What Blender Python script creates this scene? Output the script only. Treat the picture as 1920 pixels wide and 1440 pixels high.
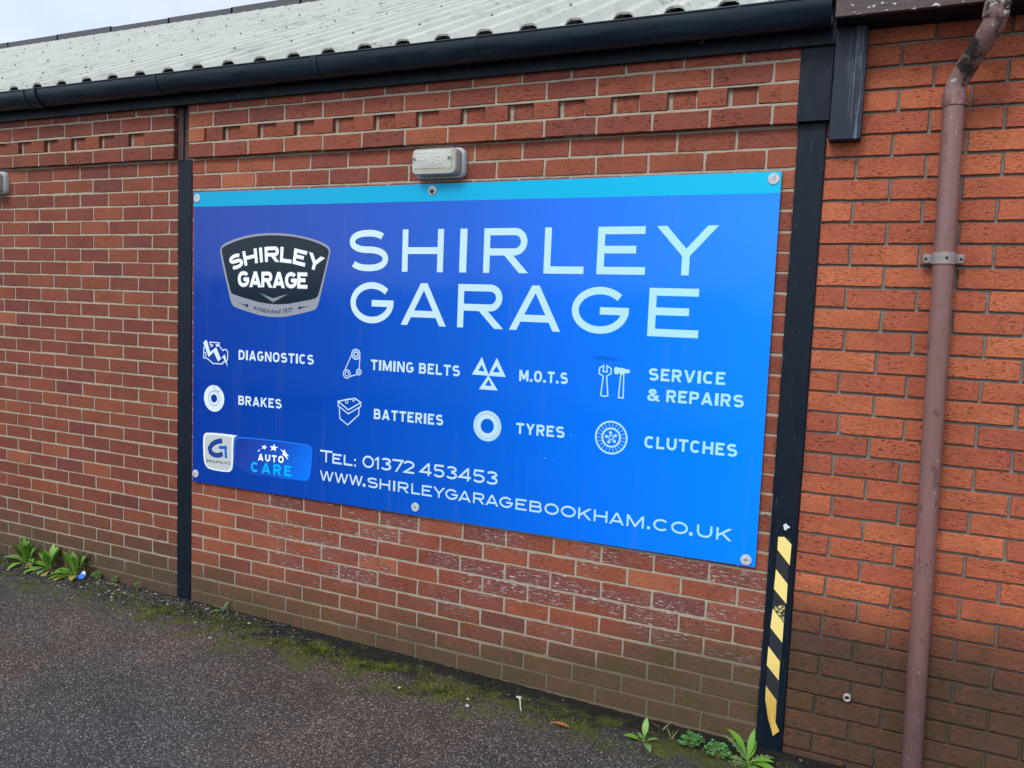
import bpy, bmesh, math, random
from mathutils import Vector, Matrix, geometry
R = math.radians
C = bpy.context.scene
for o in list(bpy.data.objects): bpy.data.objects.remove(o)
random.seed(7)
rnd = random.random
def ru(a, b): return a + (b - a) * random.random()

# ------------------------------------------------------------------ camera
cd = bpy.data.cameras.new('camera'); cam = bpy.data.objects.new('camera', cd); C.collection.objects.link(cam)
cd.sensor_width = 36.0; cd.lens = 36.0 * 1503.04 / 1920.0; cd.clip_start = 0.05; cd.clip_end = 2000
rt = Vector((0.9091545, 0.4145642, 0.0396807)); dn = Vector((0.0731878, -0.0652482, -0.9951815)); fw = Vector((-0.4099776, 0.9076779, -0.0896618))
mw = Matrix.Identity(4)
for i in range(3):
    mw[i][0] = rt[i]; mw[i][1] = -dn[i]; mw[i][2] = -fw[i]
mw[0][3], mw[1][3], mw[2][3] = 3.13325, -3.19884, 1.65232
cam.matrix_world = mw
C.camera = cam

# ------------------------------------------------------------------ world, sun, exposure
SUN_EL, SUN_AZ = R(46), math.atan2(-0.22, -0.95)          # overcast: the sun is a broad glow in front of the wall
w = bpy.data.worlds.new("World"); C.world = w; w.use_nodes = True
nt = w.node_tree; nt.nodes.clear()
wo = nt.nodes.new('ShaderNodeOutputWorld'); bg = nt.nodes.new('ShaderNodeBackground')
sky = nt.nodes.new('ShaderNodeTexSky'); sky.sky_type = 'NISHITA'; sky.sun_disc = False
sky.sun_elevation = SUN_EL; sky.sun_rotation = SUN_AZ; sky.air_density = 1.0; sky.dust_density = 3.0; sky.ozone_density = 1.0
tc = nt.nodes.new('ShaderNodeTexCoord'); nz = nt.nodes.new('ShaderNodeTexNoise')
nz.inputs['Scale'].default_value = 2.2; nz.inputs['Detail'].default_value = 5; nz.inputs['Roughness'].default_value = 0.55
cr = nt.nodes.new('ShaderNodeValToRGB')
cr.color_ramp.elements[0].position = 0.38; cr.color_ramp.elements[0].color = (4.9, 6.0, 7.9, 1)
cr.color_ramp.elements[1].position = 0.62; cr.color_ramp.elements[1].color = (7.7, 8.1, 8.6, 1)
mx = nt.nodes.new('ShaderNodeMix'); mx.data_type = 'RGBA'; mx.inputs[0].default_value = 0.86
nt.links.new(tc.outputs['Generated'], nz.inputs['Vector']); nt.links.new(nz.outputs['Fac'], cr.inputs['Fac'])
nt.links.new(sky.outputs[0], mx.inputs[6]); nt.links.new(cr.outputs[0], mx.inputs[7])
sdir = (math.sin(SUN_AZ) * math.cos(SUN_EL), math.cos(SUN_AZ) * math.cos(SUN_EL), math.sin(SUN_EL))
dt = nt.nodes.new('ShaderNodeVectorMath'); dt.operation = 'DOT_PRODUCT'; dt.inputs[1].default_value = sdir; nt.links.new(tc.outputs['Generated'], dt.inputs[0])
mr = nt.nodes.new('ShaderNodeMapRange'); mr.inputs[1].default_value = -1; mr.inputs[2].default_value = 1; mr.inputs[3].default_value = 0.17; mr.inputs[4].default_value = 1.55
nt.links.new(dt.outputs['Value'], mr.inputs[0])                # the overcast is brighter round the hidden sun
gl = nt.nodes.new('ShaderNodeVectorMath'); gl.operation = 'SCALE'; nt.links.new(mx.outputs[2], gl.inputs[0]); nt.links.new(mr.outputs[0], gl.inputs['Scale'])
nt.links.new(gl.outputs[0], bg.inputs[0]); nt.links.new(bg.outputs[0], wo.inputs[0])
bg.inputs[1].default_value = 0.12
sl = bpy.data.lights.new('sun', 'SUN'); sl.energy = 1.5; sl.angle = R(16); sl.color = (1.0, 0.97, 0.93)
so = bpy.data.objects.new('sun', sl); C.collection.objects.link(so)
sd = Vector((math.sin(SUN_AZ) * math.cos(SUN_EL), math.cos(SUN_AZ) * math.cos(SUN_EL), math.sin(SUN_EL)))
so.rotation_euler = sd.to_track_quat('Z', 'Y').to_euler(); so.location = (4, -12, 14)
C.view_settings.view_transform = 'Standard'; C.view_settings.look = 'None'
C.view_settings.exposure = 0.54; C.view_settings.gamma = 1.0
C.cycles.max_bounces = 8

# ------------------------------------------------------------------ helpers
class Mat:
    def __init__(s, name, rough=0.6, col=None, metal=0.0, spec=None):
        s.m = bpy.data.materials.new(name); s.m.use_nodes = True; s.t = s.m.node_tree
        s.b = s.t.nodes['Principled BSDF']; s.b.inputs['Roughness'].default_value = rough; s.b.inputs['Metallic'].default_value = metal
        if spec is not None: s.b.inputs['Specular IOR Level'].default_value = spec
        if col: s.b.inputs['Base Color'].default_value = (*col, 1)
        s._p = None
    def put(s, sock, v):
        if isinstance(v, bpy.types.NodeSocket): s.t.links.new(v, sock)
        elif isinstance(v, (tuple, list)) and len(v) == 3 and sock.type == 'RGBA': sock.default_value = (*v, 1)
        else: sock.default_value = v
    def pos(s):
        if not s._p: s._p = s.t.nodes.new('ShaderNodeNewGeometry').outputs['Position']
        return s._p
    def xyz(s):
        n = s.t.nodes.new('ShaderNodeSeparateXYZ'); s.t.links.new(s.pos(), n.inputs[0]); return n.outputs
    def vec(s, scale, off=(0, 0, 0)):
        n = s.t.nodes.new('ShaderNodeMapping'); s.t.links.new(s.pos(), n.inputs[0])
        n.inputs['Scale'].default_value = scale; n.inputs['Location'].default_value = off; return n.outputs[0]
    def noise(s, scale, off=(0, 0, 0), det=4, rough=0.55, dist=0):
        if not isinstance(scale, tuple): scale = (scale,) * 3
        n = s.t.nodes.new('ShaderNodeTexNoise'); s.t.links.new(s.vec(scale, off), n.inputs['Vector'])
        n.inputs['Scale'].default_value = 1; n.inputs['Detail'].default_value = det; n.inputs['Roughness'].default_value = rough; n.inputs['Distortion'].default_value = dist
        return n.outputs['Fac']
    def vor(s, scale, out='Distance', off=(0, 0, 0), feat='F1'):
        if not isinstance(scale, tuple): scale = (scale,) * 3
        n = s.t.nodes.new('ShaderNodeTexVoronoi'); n.feature = feat; s.t.links.new(s.vec(scale, off), n.inputs['Vector']); n.inputs['Scale'].default_value = 1
        return n.outputs[out]
    def attr(s, name):
        n = s.t.nodes.new('ShaderNodeAttribute'); n.attribute_name = name; return n.outputs['Fac']
    def ramp(s, f, stops, interp='LINEAR'):
        n = s.t.nodes.new('ShaderNodeValToRGB'); e = n.color_ramp.elements; n.color_ramp.interpolation = interp
        while len(e) < len(stops): e.new(0.5)
        for k, (p, c) in enumerate(stops):
            e[k].position = p; e[k].color = (*c, 1) if isinstance(c, tuple) else (c, c, c, 1)
        s.put(n.inputs[0], f); return n.outputs[0]
    def math(s, op, a, b=0.0, c=None):
        n = s.t.nodes.new('ShaderNodeMath'); n.operation = op; s.put(n.inputs[0], a); s.put(n.inputs[1], b)
        if c is not None: s.put(n.inputs[2], c)
        return n.outputs[0]
    def rng(s, v, a, b, c=0.0, d=1.0):
        n = s.t.nodes.new('ShaderNodeMapRange'); n.interpolation_type = 'SMOOTHSTEP'; s.put(n.inputs[0], v)
        for k, x in enumerate((a, b, c, d)): s.put(n.inputs[k + 1], x)
        return n.outputs[0]
    def mix(s, f, a, b, mode='MIX'):
        n = s.t.nodes.new('ShaderNodeMix'); n.data_type = 'RGBA'; n.blend_type = mode; s.put(n.inputs[0], f); s.put(n.inputs[6], a); s.put(n.inputs[7], b)
        return n.outputs[2]
    def color(s, v): s.put(s.b.inputs['Base Color'], v); return s
    def rough(s, v): s.put(s.b.inputs['Roughness'], v); return s
    def bump(s, h, strength=0.5, dist=0.002):
        n = s.t.nodes.new('ShaderNodeBump'); n.inputs['Strength'].default_value = strength; n.inputs['Distance'].default_value = dist
        s.put(n.inputs['Height'], h); s.t.links.new(n.outputs[0], s.b.inputs['Normal']); return s

class MB:
    """collects faces of ONE mesh object"""
    def __init__(s): s.v = []; s.f = []; s.mi = []; s.a = []
    def add(s, vs, fs, mi=0, a=0.5):
        k = len(s.v); s.v += [tuple(p) for p in vs]
        for f in fs: s.f.append(tuple(i + k for i in f)); s.mi.append(mi); s.a.append(a)
    def box(s, x0, x1, y0, y1, z0, z1, mi=0, bev=0.0, a=0.5):
        if bev > 0:
            b = bev; v = []
            for (X, Y, Z) in [(x, y, z) for x in (0, 1) for y in (0, 1) for z in (0, 1)]:
                cx, cy, cz = (x0, x1)[X], (y0, y1)[Y], (z0, z1)[Z]; sx, sy, sz = (1 - 2 * X) * b, (1 - 2 * Y) * b, (1 - 2 * Z) * b
                v += [(cx, cy + sy, cz + sz), (cx + sx, cy, cz + sz), (cx + sx, cy + sy, cz)]
            I = lambda X, Y, Z, k: (X * 4 + Y * 2 + Z) * 3 + k
            f = []
            for X in (0, 1): f.append([I(X, 0, 0, 0), I(X, 1, 0, 0), I(X, 1, 1, 0), I(X, 0, 1, 0)][::1 if X else -1])
            for Y in (0, 1): f.append([I(0, Y, 0, 1), I(0, Y, 1, 1), I(1, Y, 1, 1), I(1, Y, 0, 1)][::1 if Y else -1])
            for Z in (0, 1): f.append([I(0, 0, Z, 2), I(1, 0, Z, 2), I(1, 1, Z, 2), I(0, 1, Z, 2)][::1 if Z else -1])
            for A in (0, 1):
                for B in (0, 1):
                    f.append([I(0, A, B, 1), I(1, A, B, 1), I(1, A, B, 2), I(0, A, B, 2)])
                    f.append([I(A, 0, B, 0), I(A, 1, B, 0), I(A, 1, B, 2), I(A, 0, B, 2)])
                    f.append([I(A, B, 0, 0), I(A, B, 1, 0), I(A, B, 1, 1), I(A, B, 0, 1)])
            for X in (0, 1):
                for Y in (0, 1):
                    for Z in (0, 1): f.append([I(X, Y, Z, 0), I(X, Y, Z, 1), I(X, Y, Z, 2)])
            s.add(v, f, mi, a); return
        v = [(x, y, z) for x in (x0, x1) for y in (y0, y1) for z in (z0, z1)]
        s.add(v, [(0, 1, 3, 2), (4, 6, 7, 5), (0, 4, 5, 1), (2, 3, 7, 6), (0, 2, 6, 4), (1, 5, 7, 3)], mi, a)
    def tube(s, pts, rad, n=16, mi=0, caps=True, squash=1.0):
        pts = [Vector(p) for p in pts]; rr = rad if isinstance(rad, (list, tuple)) else [rad] * len(pts)
        up = Vector((0, 0, 1)); vs = []; prev = None
        for i, p in enumerate(pts):
            t = (pts[min(i + 1, len(pts) - 1)] - pts[max(i - 1, 0)]).normalized()
            if prev is None:
                a = t.cross(up)
                if a.length < 1e-3: a = t.cross(Vector((1, 0, 0)))
                a.normalize()
            else: a = (prev - t * prev.dot(t)).normalized()
            prev = a; b = t.cross(a).normalized()
            for k in range(n):
                q = 2 * math.pi * k / n; vs.append(p + (a * math.cos(q) + b * math.sin(q) * squash) * rr[i])
        fs = [(i * n + k, i * n + (k + 1) % n, (i + 1) * n + (k + 1) % n, (i + 1) * n + k) for i in range(len(pts) - 1) for k in range(n)]
        if caps: fs += [tuple(range(n))[::-1], tuple((len(pts) - 1) * n + k for k in range(n))]
        s.add(vs, fs, mi)
    def lathe(s, cx, cy, cz, prof, n=24, mi=0):
        """profile of (radius, outwards towards -y) around an axis along y"""
        vs = [(cx + r * math.cos(2 * math.pi * k / n), cy - h, cz + r * math.sin(2 * math.pi * k / n)) for r, h in prof for k in range(n)]
        fs = [(i * n + k, i * n + (k + 1) % n, (i + 1) * n + (k + 1) % n, (i + 1) * n + k) for i in range(len(prof) - 1) for k in range(n)]
        fs.append(tuple((len(prof) - 1) * n + k for k in range(n)))
        s.add(vs, fs, mi)
    def poly(s, pts, y, mi=0):
        """flat filled outline in the wall plane, facing -y"""
        v3 = [Vector((p[0], p[1], 0)) for p in pts]
        for t in geometry.tessellate_polygon([v3]):
            a, b, c = (v3[i] for i in t)
            if (b - a).cross(c - a).z < 0: t = (t[0], t[2], t[1])
            s.add([(v3[i].x, y, v3[i].y) for i in t], [(0, 1, 2)], mi)
    def build(s, name, mats, parent=None, smooth=False, attr=False, normals=True, loc=None):
        me = bpy.data.meshes.new(name)
        o0 = Vector(loc) if loc else Vector((0, 0, 0))
        me.from_pydata([tuple(Vector(p) - o0) for p in s.v] if loc else s.v, [], s.f); me.update()
        mats = mats if isinstance(mats, (list, tuple)) else [mats]
        for m in mats: me.materials.append(m.m)
        me.polygons.foreach_set('material_index', s.mi)
        if attr:
            at = me.attributes.new('rnd', 'FLOAT', 'FACE'); at.data.foreach_set('value', s.a)
        if normals:
            bm = bmesh.new(); bm.from_mesh(me); bmesh.ops.recalc_face_normals(bm, faces=bm.faces); bm.to_mesh(me); bm.free()
        if smooth:
            me.polygons.foreach_set('use_smooth', [True] * len(me.polygons))
            try: me.set_sharp_from_angle(angle=R(40))
            except Exception: pass
        o = bpy.data.objects.new(name, me); C.collection.objects.link(o)
        if loc: o.location = loc
        if parent:
            o.parent = parent
            if parent.location.length > 0:
                pm = Matrix.Translation(parent.location); o.matrix_parent_inverse = pm.inverted()
        return o
def tag(o, label=None, cat=None, group=None, kind=None):
    if label: o['label'] = label
    if cat: o['category'] = cat
    if group: o['group'] = group
    if kind: o['kind'] = kind
    return o
def thing(name, label, cat, loc=(0, 0, 0), group=None):
    o = bpy.data.objects.new(name, None); C.collection.objects.link(o); o.empty_display_size = 0.1
    o.location = loc; return tag(o, label, cat, group)

# ------------------------------------------------------------------ materials
def brick_mat(name, cols, st0, st1, stain, eff=None, pit=1.0):
    m = Mat(name, 0.85, spec=0.25); x, y, z = m.xyz()
    a = m.attr('rnd'); c = m.ramp(a, cols)
    c = m.mix(m.ramp(m.noise((9, 9, 16), det=3), [(0.35, 0.0), (0.7, 0.55)]), c, m.mix(0.5, c, (0.14, 0.045, 0.03)))
    fine = m.noise((130, 130, 330), det=3); c = m.mix(0.5, c, m.ramp(fine, [(0.3, 0.22), (0.7, 0.80)]), 'OVERLAY'); c = m.mix(m.rng(m.noise((4, 4, 9), off=(6, 2, 8), det=4), 0.4, 0.75, 0, 0.5), c, m.mix(1.0, c, (0.62, 0.56, 0.60), 'MULTIPLY'))
    pits = m.noise((48, 48, 230), off=(3, 0, 7), det=3, rough=0.6, dist=0.3); pm = m.math('MULTIPLY', m.rng(pits, 0.59, 0.67), m.rng(m.noise(7, off=(5, 5, 5)), 0.36, 0.60, 0.12, 1.0))
    c = m.mix(m.math('MULTIPLY', pm, 0.7 * pit), c, (0.035, 0.014, 0.012))
    sp = m.vor(55, off=(1, 2, 3)); c = m.mix(m.math('MULTIPLY', m.rng(sp, 0.10, 0.05), m.rng(m.noise(14, off=(8, 1, 2)), 0.58, 0.64)), c, (0.6, 0.5, 0.42))
    if eff:
        ex0, ex1, ez0, ez1 = eff
        msk = m.math('MULTIPLY', m.math('MULTIPLY', m.rng(z, ez0, ez0 + 0.18), m.rng(z, ez1, ez1 - 0.15)), m.rng(x, ex0, ex0 + 0.6))
        pat = m.math('MULTIPLY', msk, m.rng(m.noise((2.0, 2.0, 9), off=(2, 0, 4.4), det=4), 0.43, 0.60))
        c = m.mix(m.math('MULTIPLY', pat, 0.55), c, (0.11, 0.045, 0.045))
        st = m.rng(m.noise((24, 24, 230), off=(4, 4, 1), det=6, rough=0.75), 0.55, 0.63)
        c = m.mix(m.math('MULTIPLY', m.math('MULTIPLY', pat, st), 0.9), c, (0.74, 0.68, 0.65))
    zz = m.math('ADD', z, m.math('MULTIPLY', m.math('SUBTRACT', m.noise((2.2, 2.2, 4), det=5), 0.5), 0.28))
    if eff: zz = m.math('SUBTRACT', zz, m.rng(x, 1.7, 2.8, 0.0, 0.17))
    f = m.math('MULTIPLY', m.rng(zz, st1, st0), m.rng(m.noise((26, 26, 40), det=3), 0.15, 0.5, 0.75, 1.0))
    c = m.mix(m.math('MULTIPLY', f, 0.9), c, m.mix(m.rng(m.noise(8, off=(9, 9, 9)), 0.4, 0.7), stain, (stain[0] * 0.75, stain[1] * 0.95, stain[2] * 0.6)))
    m.color(c)
    m.bump(m.math('SUBTRACT', m.math('ADD', m.math('MULTIPLY', fine, 0.35), m.math('MULTIPLY', m.noise(35, det=4), 0.5)), m.math('MULTIPLY', pm, 1.3)), 0.75, 0.0035)
    return m
def mortar_mat(name, col, st0, st1, stain, damp=False):
    m = Mat(name, 0.95, spec=0.15); x, y, z = m.xyz()
    c = m.mix(m.noise(24, det=5), tuple(v * 0.72 for v in col), tuple(min(1, v * 1.22) for v in col))
    c = m.mix(m.rng(m.noise(300, det=2), 0.55, 0.7), c, tuple(v * 0.5 for v in col))
    zz = m.math('ADD', z, m.math('MULTIPLY', m.math('SUBTRACT', m.noise((2.2, 2.2, 4), det=5), 0.5), 0.28))
    if damp: zz = m.math('SUBTRACT', zz, m.rng(x, 1.7, 2.8, 0.0, 0.17))
    c = m.mix(m.math('MULTIPLY', m.rng(zz, st1, st0), 0.9), c, stain)
    m.color(c); m.bump(m.noise(140, det=4), 0.5, 0.003); return m
PAL = [(0.0, (0.140, 0.041, 0.031)), (0.25, (0.176, 0.048, 0.031)), (0.55, (0.212, 0.056, 0.031)), (0.85, (0.252, 0.072, 0.036)), (1.0, (0.305, 0.095, 0.044))]
PALR = [(0.0, (0.265, 0.064, 0.034)), (0.5, (0.345, 0.090, 0.041)), (1.0, (0.42, 0.122, 0.052))]
m_brick = brick_mat('brick_weathered', PAL, 0.04, 0.36, (0.070, 0.049, 0.029), eff=(0.1, 3, 0.14, 0.78))
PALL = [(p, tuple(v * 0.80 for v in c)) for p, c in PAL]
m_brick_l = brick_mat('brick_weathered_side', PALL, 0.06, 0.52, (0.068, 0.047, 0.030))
m_brick_r = brick_mat('brick_orange', PALR, 0.40, 0.72, (0.044, 0.031, 0.021))
m_mortar = mortar_mat('mortar_pale', (0.31, 0.275, 0.21), 0.0, 0.28, (0.095, 0.075, 0.045), True)
m_mortar_r = mortar_mat('mortar_grey', (0.19, 0.185, 0.165), 0.36, 0.68, (0.06, 0.052, 0.035))

m_black = Mat('black_gloss_paint', 0.45, spec=0.16)
_n = m_black.noise((40, 40, 8), det=5)
_c = m_black.mix(m_black.rng(m_black.noise((90, 90, 30), off=(2, 2, 2), det=5), 0.66, 0.72), (0.004, 0.010, 0.018), (0.06, 0.07, 0.085))
m_black.color(m_black.mix(m_black.noise(5, det=4), _c, (0.003, 0.007, 0.014))); m_black.rough(m_black.rng(_n, 0.3, 0.7, 0.4, 0.6)); m_black.bump(m_black.noise((60, 60, 20), det=4), 0.25, 0.003)
m_wood_black = Mat('black_painted_timber', 0.5, spec=0.25)
_g = m_wood_black.noise((110, 40, 5), det=6, rough=0.65)
_x, _y, _z = m_wood_black.xyz()
_e = m_wood_black.math('MULTIPLY', m_wood_black.rng(_g, 0.5, 0.66), m_wood_black.rng(_x, 2.945, 3.02))
m_wood_black.color(m_wood_black.mix(_e, (0.008, 0.014, 0.024), (0.10, 0.12, 0.15))); m_wood_black.bump(_g, 0.7, 0.004)
m_wood_brown = Mat('brown_peeling_timber', 0.6, spec=0.4)
_g = m_wood_brown.noise((6, 60, 90), det=6, rough=0.65)
_pk = m_wood_brown.rng(m_wood_brown.noise((32, 32, 75), off=(1, 0, 5), det=3), 0.64, 0.68)
m_wood_brown.color(m_wood_brown.mix(_pk, m_wood_brown.mix(_g, (0.022, 0.014, 0.013), (0.075, 0.042, 0.038)), (0.5, 0.47, 0.45))); m_wood_brown.bump(_g, 0.5, 0.004)
m_soffit = Mat('dark_soffit_board', 0.8, (0.006, 0.006, 0.009), spec=0.2)
m_rust = Mat('rusty_steel', 0.75)
m_rust.color(m_rust.ramp(m_rust.noise((30, 30, 12), det=5), [(0.35, (0.012, 0.010, 0.012)), (0.6, (0.06, 0.025, 0.02)), (0.75, (0.035, 0.02, 0.018))]))
m_gut = Mat('black_plastic_gutter', 0.36, spec=0.3)
m_gut.color(m_gut.mix(m_gut.rng(m_gut.noise((3, 30, 30), det=5), 0.35, 0.75), (0.002, 0.008, 0.016), (0.010, 0.021, 0.031))); m_gut.rough(m_gut.rng(m_gut.noise((8, 40, 40), det=4), 0.3, 0.7, 0.28, 0.5))
m_roof = Mat('weathered_cement_sheet', 0.9, spec=0.2)
_b = m_roof.mix(m_roof.noise((5, 1.2, 1.2), det=6), (0.28, 0.295, 0.262), (0.42, 0.43, 0.39))
_b = m_roof.mix(m_roof.rng(m_roof.noise((22, 5, 5), off=(3, 3, 3), det=5), 0.5, 0.75, 0, 0.7), _b, (0.20, 0.215, 0.16))
_l = m_roof.math('MULTIPLY', m_roof.rng(m_roof.noise((46, 20, 20), det=5, rough=0.7), 0.56, 0.63), m_roof.rng(m_roof.noise((1.6, 0.8, 0.8), off=(7, 1, 1), det=4), 0.42, 0.62, 0.12, 1.0))
_b = m_roof.mix(m_roof.math('MULTIPLY', _l, 0.85), _b, (0.075, 0.08, 0.07))
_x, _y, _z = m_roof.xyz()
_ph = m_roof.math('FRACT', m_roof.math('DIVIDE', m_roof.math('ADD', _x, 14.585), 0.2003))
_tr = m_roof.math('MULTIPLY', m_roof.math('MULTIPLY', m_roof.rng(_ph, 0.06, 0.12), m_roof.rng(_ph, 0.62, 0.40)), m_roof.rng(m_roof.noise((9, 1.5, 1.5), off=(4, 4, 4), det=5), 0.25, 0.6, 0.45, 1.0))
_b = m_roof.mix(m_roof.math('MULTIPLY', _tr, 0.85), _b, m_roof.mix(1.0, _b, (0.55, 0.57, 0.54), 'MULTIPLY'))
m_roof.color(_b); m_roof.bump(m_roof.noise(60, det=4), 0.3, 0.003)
m_bolt = Mat('grey_roof_bolt', 0.7, (0.07, 0.07, 0.065))
m_ridge = Mat('dark_ridge_tile', 0.85, (0.055, 0.06, 0.07))
m_pipe = Mat('faded_brown_plastic', 0.45, spec=0.4)
_x, _y, _z = m_pipe.xyz()
_c = m_pipe.mix(m_pipe.noise((25, 25, 2.0), det=5), (0.128, 0.060, 0.054), (0.200, 0.105, 0.096))
_c = m_pipe.mix(m_pipe.math('MULTIPLY', m_pipe.rng(m_pipe.noise((38, 38, 16), off=(4, 2, 1), det=5, rough=0.65), 0.57, 0.66), 0.65), _c, (0.085, 0.036, 0.034))
_c = m_pipe.mix(m_pipe.math('MULTIPLY', m_pipe.rng(m_pipe.noise((70, 70, 28), off=(9, 2, 1), det=4), 0.66, 0.72), 0.5), _c, (0.45, 0.38, 0.36))
_c = m_pipe.mix(m_pipe.math('MULTIPLY', m_pipe.rng(m_pipe.math('ADD', _z, m_pipe.math('MULTIPLY', m_pipe.noise((12, 12, 3), det=4), 0.5)), 0.95, 0.4), 0.7), _c, (0.060, 0.042, 0.038))
m_pipe.color(_c); m_pipe.rough(m_pipe.rng(m_pipe.noise(20, det=4), 0.3, 0.7, 0.35, 0.6))
m_neck = Mat('stained_brown_plastic', 0.5, spec=0.4)
_c = m_neck.mix(m_neck.noise((30, 30, 12), det=5), (0.13, 0.068, 0.062), (0.27, 0.17, 0.155))
_c = m_neck.mix(m_neck.rng(m_neck.noise((14, 14, 14), off=(2, 4, 3.1), det=5, rough=0.6), 0.50, 0.60), _c, (0.018, 0.016, 0.015))
_c = m_neck.mix(m_neck.rng(m_neck.noise((26, 26, 40), off=(6, 4, 3), det=5, rough=0.65), 0.60, 0.66), _c, (0.40, 0.38, 0.35))
m_neck.color(_c); m_neck.rough(0.55)
m_clip = Mat('grey_brown_bracket', 0.6); m_clip.color(m_clip.mix(m_clip.noise(60, det=5), (0.11, 0.085, 0.085), (0.30, 0.26, 0.26)))
m_dark = Mat('dark_hole', 0.8, (0.01, 0.01, 0.01))
m_steel = Mat('dull_steel', 0.4, (0.32, 0.32, 0.31), metal=0.7)

# printed sign faces
m_panel = Mat('blue_printed_panel', 0.10, spec=0.30)
_x, _y, _z = m_panel.xyz()
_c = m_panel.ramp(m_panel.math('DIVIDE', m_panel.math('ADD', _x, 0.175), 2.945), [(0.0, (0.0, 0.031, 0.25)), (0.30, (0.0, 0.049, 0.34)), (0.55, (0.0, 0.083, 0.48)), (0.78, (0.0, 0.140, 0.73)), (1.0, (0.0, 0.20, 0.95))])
_c = m_panel.mix(m_panel.math('MULTIPLY', m_panel.rng(m_panel.vor((38, 38, 22), off=(1, 5, 3)), 0.07, 0.03), m_panel.rng(m_panel.noise(5, det=3), 0.60, 0.66)), _c, (0.45, 0.6, 0.9))
_st = m_panel.math('MULTIPLY', m_panel.rng(m_panel.noise((26, 26, 1.1), off=(2, 1, 6), det=5, rough=0.6), 0.52, 0.78), m_panel.rng(m_panel.noise((3, 3, 2), off=(3, 1, 9), det=3), 0.35, 0.65))
_c = m_panel.mix(m_panel.math('MULTIPLY', _st, 0.16), _c, (0.10, 0.13, 0.17))
_sm = m_panel.math('MULTIPLY', m_panel.math('MULTIPLY', m_panel.rng(_x, 2.05, 2.08), m_panel.rng(_x, 2.24, 2.10)), m_panel.math('MULTIPLY', m_panel.rng(_z, 1.464, 1.470), m_panel.rng(_z, 1.489, 1.478)))
_c = m_panel.mix(m_panel.math('MULTIPLY', _sm, 0.45), _c, (0.0, 0.03, 0.25))
m_panel.color(_c); m_panel.rough(m_panel.rng(m_panel.noise(3, det=5), 0.35, 0.7, 0.07, 0.16)); m_panel.bump(m_panel.noise((1.3, 1.3, 1.9), det=2), 0.35, 0.01)
m_stripe = Mat('cyan_printed_stripe', 0.12, spec=0.14)
_x, _y, _z = m_stripe.xyz()
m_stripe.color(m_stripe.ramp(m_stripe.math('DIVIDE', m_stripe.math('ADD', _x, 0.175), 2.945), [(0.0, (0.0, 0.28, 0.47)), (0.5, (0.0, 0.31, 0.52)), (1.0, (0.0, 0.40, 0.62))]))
def flat(name, col, rough=0.14):
    m = Mat(name, rough, col, spec=0.2); return m
m_white = Mat('pale_printed_white', 0.14, spec=0.25)
_x, _y, _z = m_white.xyz()
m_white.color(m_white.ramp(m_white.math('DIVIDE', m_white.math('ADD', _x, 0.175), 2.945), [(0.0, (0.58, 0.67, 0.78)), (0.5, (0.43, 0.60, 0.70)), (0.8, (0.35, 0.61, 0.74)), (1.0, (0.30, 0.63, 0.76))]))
m_rim = flat('printed_grey', (0.23, 0.245, 0.28)); m_core = flat('printed_charcoal', (0.005, 0.014, 0.024)); m_halo = flat('printed_soft_grey', (0.22, 0.27, 0.33))
m_ink = flat('printed_navy', (0.012, 0.025, 0.06)); m_lineblue = flat('printed_thin_blue', (0.01, 0.05, 0.20))
m_badge_white = flat('printed_bright_white', (0.78, 0.84, 0.92)); m_silver = flat('printed_silver', (0.42, 0.46, 0.45)); m_pale = flat('printed_pale_border', (0.62, 0.70, 0.78))
m_gblue = Mat('printed_logo_blue', 0.14, spec=0.4); _x, _y, _z = m_gblue.xyz()
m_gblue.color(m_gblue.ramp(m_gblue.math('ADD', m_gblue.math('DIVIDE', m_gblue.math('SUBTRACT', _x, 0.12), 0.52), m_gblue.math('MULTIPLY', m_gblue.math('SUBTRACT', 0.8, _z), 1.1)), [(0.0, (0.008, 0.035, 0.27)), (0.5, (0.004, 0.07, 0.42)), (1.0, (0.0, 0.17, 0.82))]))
m_gedge = flat('printed_logo_edge', (0.01, 0.14, 0.62)); m_cyan = flat('printed_logo_cyan', (0.0, 0.38, 0.92)); m_mblue = flat('printed_logo_navy', (0.012, 0.045, 0.22))
m_edge = Mat('panel_edge', 0.5, (0.05, 0.14, 0.45))
m_cap = Mat('white_plastic_cap', 0.45); m_cap.color(m_cap.mix(m_cap.rng(m_cap.noise(120, det=4), 0.5, 0.7), (0.42, 0.46, 0.46), (0.20, 0.22, 0.22)))
m_yellow = Mat('worn_yellow_tape', 0.4); _x, _y, _z = m_yellow.xyz()
_c = m_yellow.mix(m_yellow.rng(_z, 0.42, 0.10), (0.76, 0.60, 0.20), (0.50, 0.32, 0.06))
m_yellow.color(_c)
m_worn = Mat('scuffed_tape', 0.5); m_worn.color(m_worn.mix(m_worn.rng(m_worn.noise((130, 130, 130), det=5, rough=0.7), 0.50, 0.56), (0.014, 0.017, 0.022), (0.62, 0.50, 0.16)))
m_tape = Mat('black_tape', 0.5, (0.014, 0.017, 0.022))
m_lens = Mat('clear_prismatic_lens', 0.25, (0.62, 0.64, 0.58), spec=0.5); m_lens.b.inputs['Transmission Weight'].default_value = 0.25
m_lens.bump(m_lens.math('ADD', m_lens.vor((150, 10, 150)), m_lens.noise(60)), 0.5, 0.003)
m_lens_rim = Mat('dull_lens_rim', 0.3); m_lens_rim.color(m_lens_rim.mix(m_lens_rim.noise(30, det=4), (0.20, 0.195, 0.15), (0.36, 0.36, 0.31)))
m_lbase = Mat('grey_cast_base', 0.5, (0.40, 0.42, 0.45))
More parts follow.
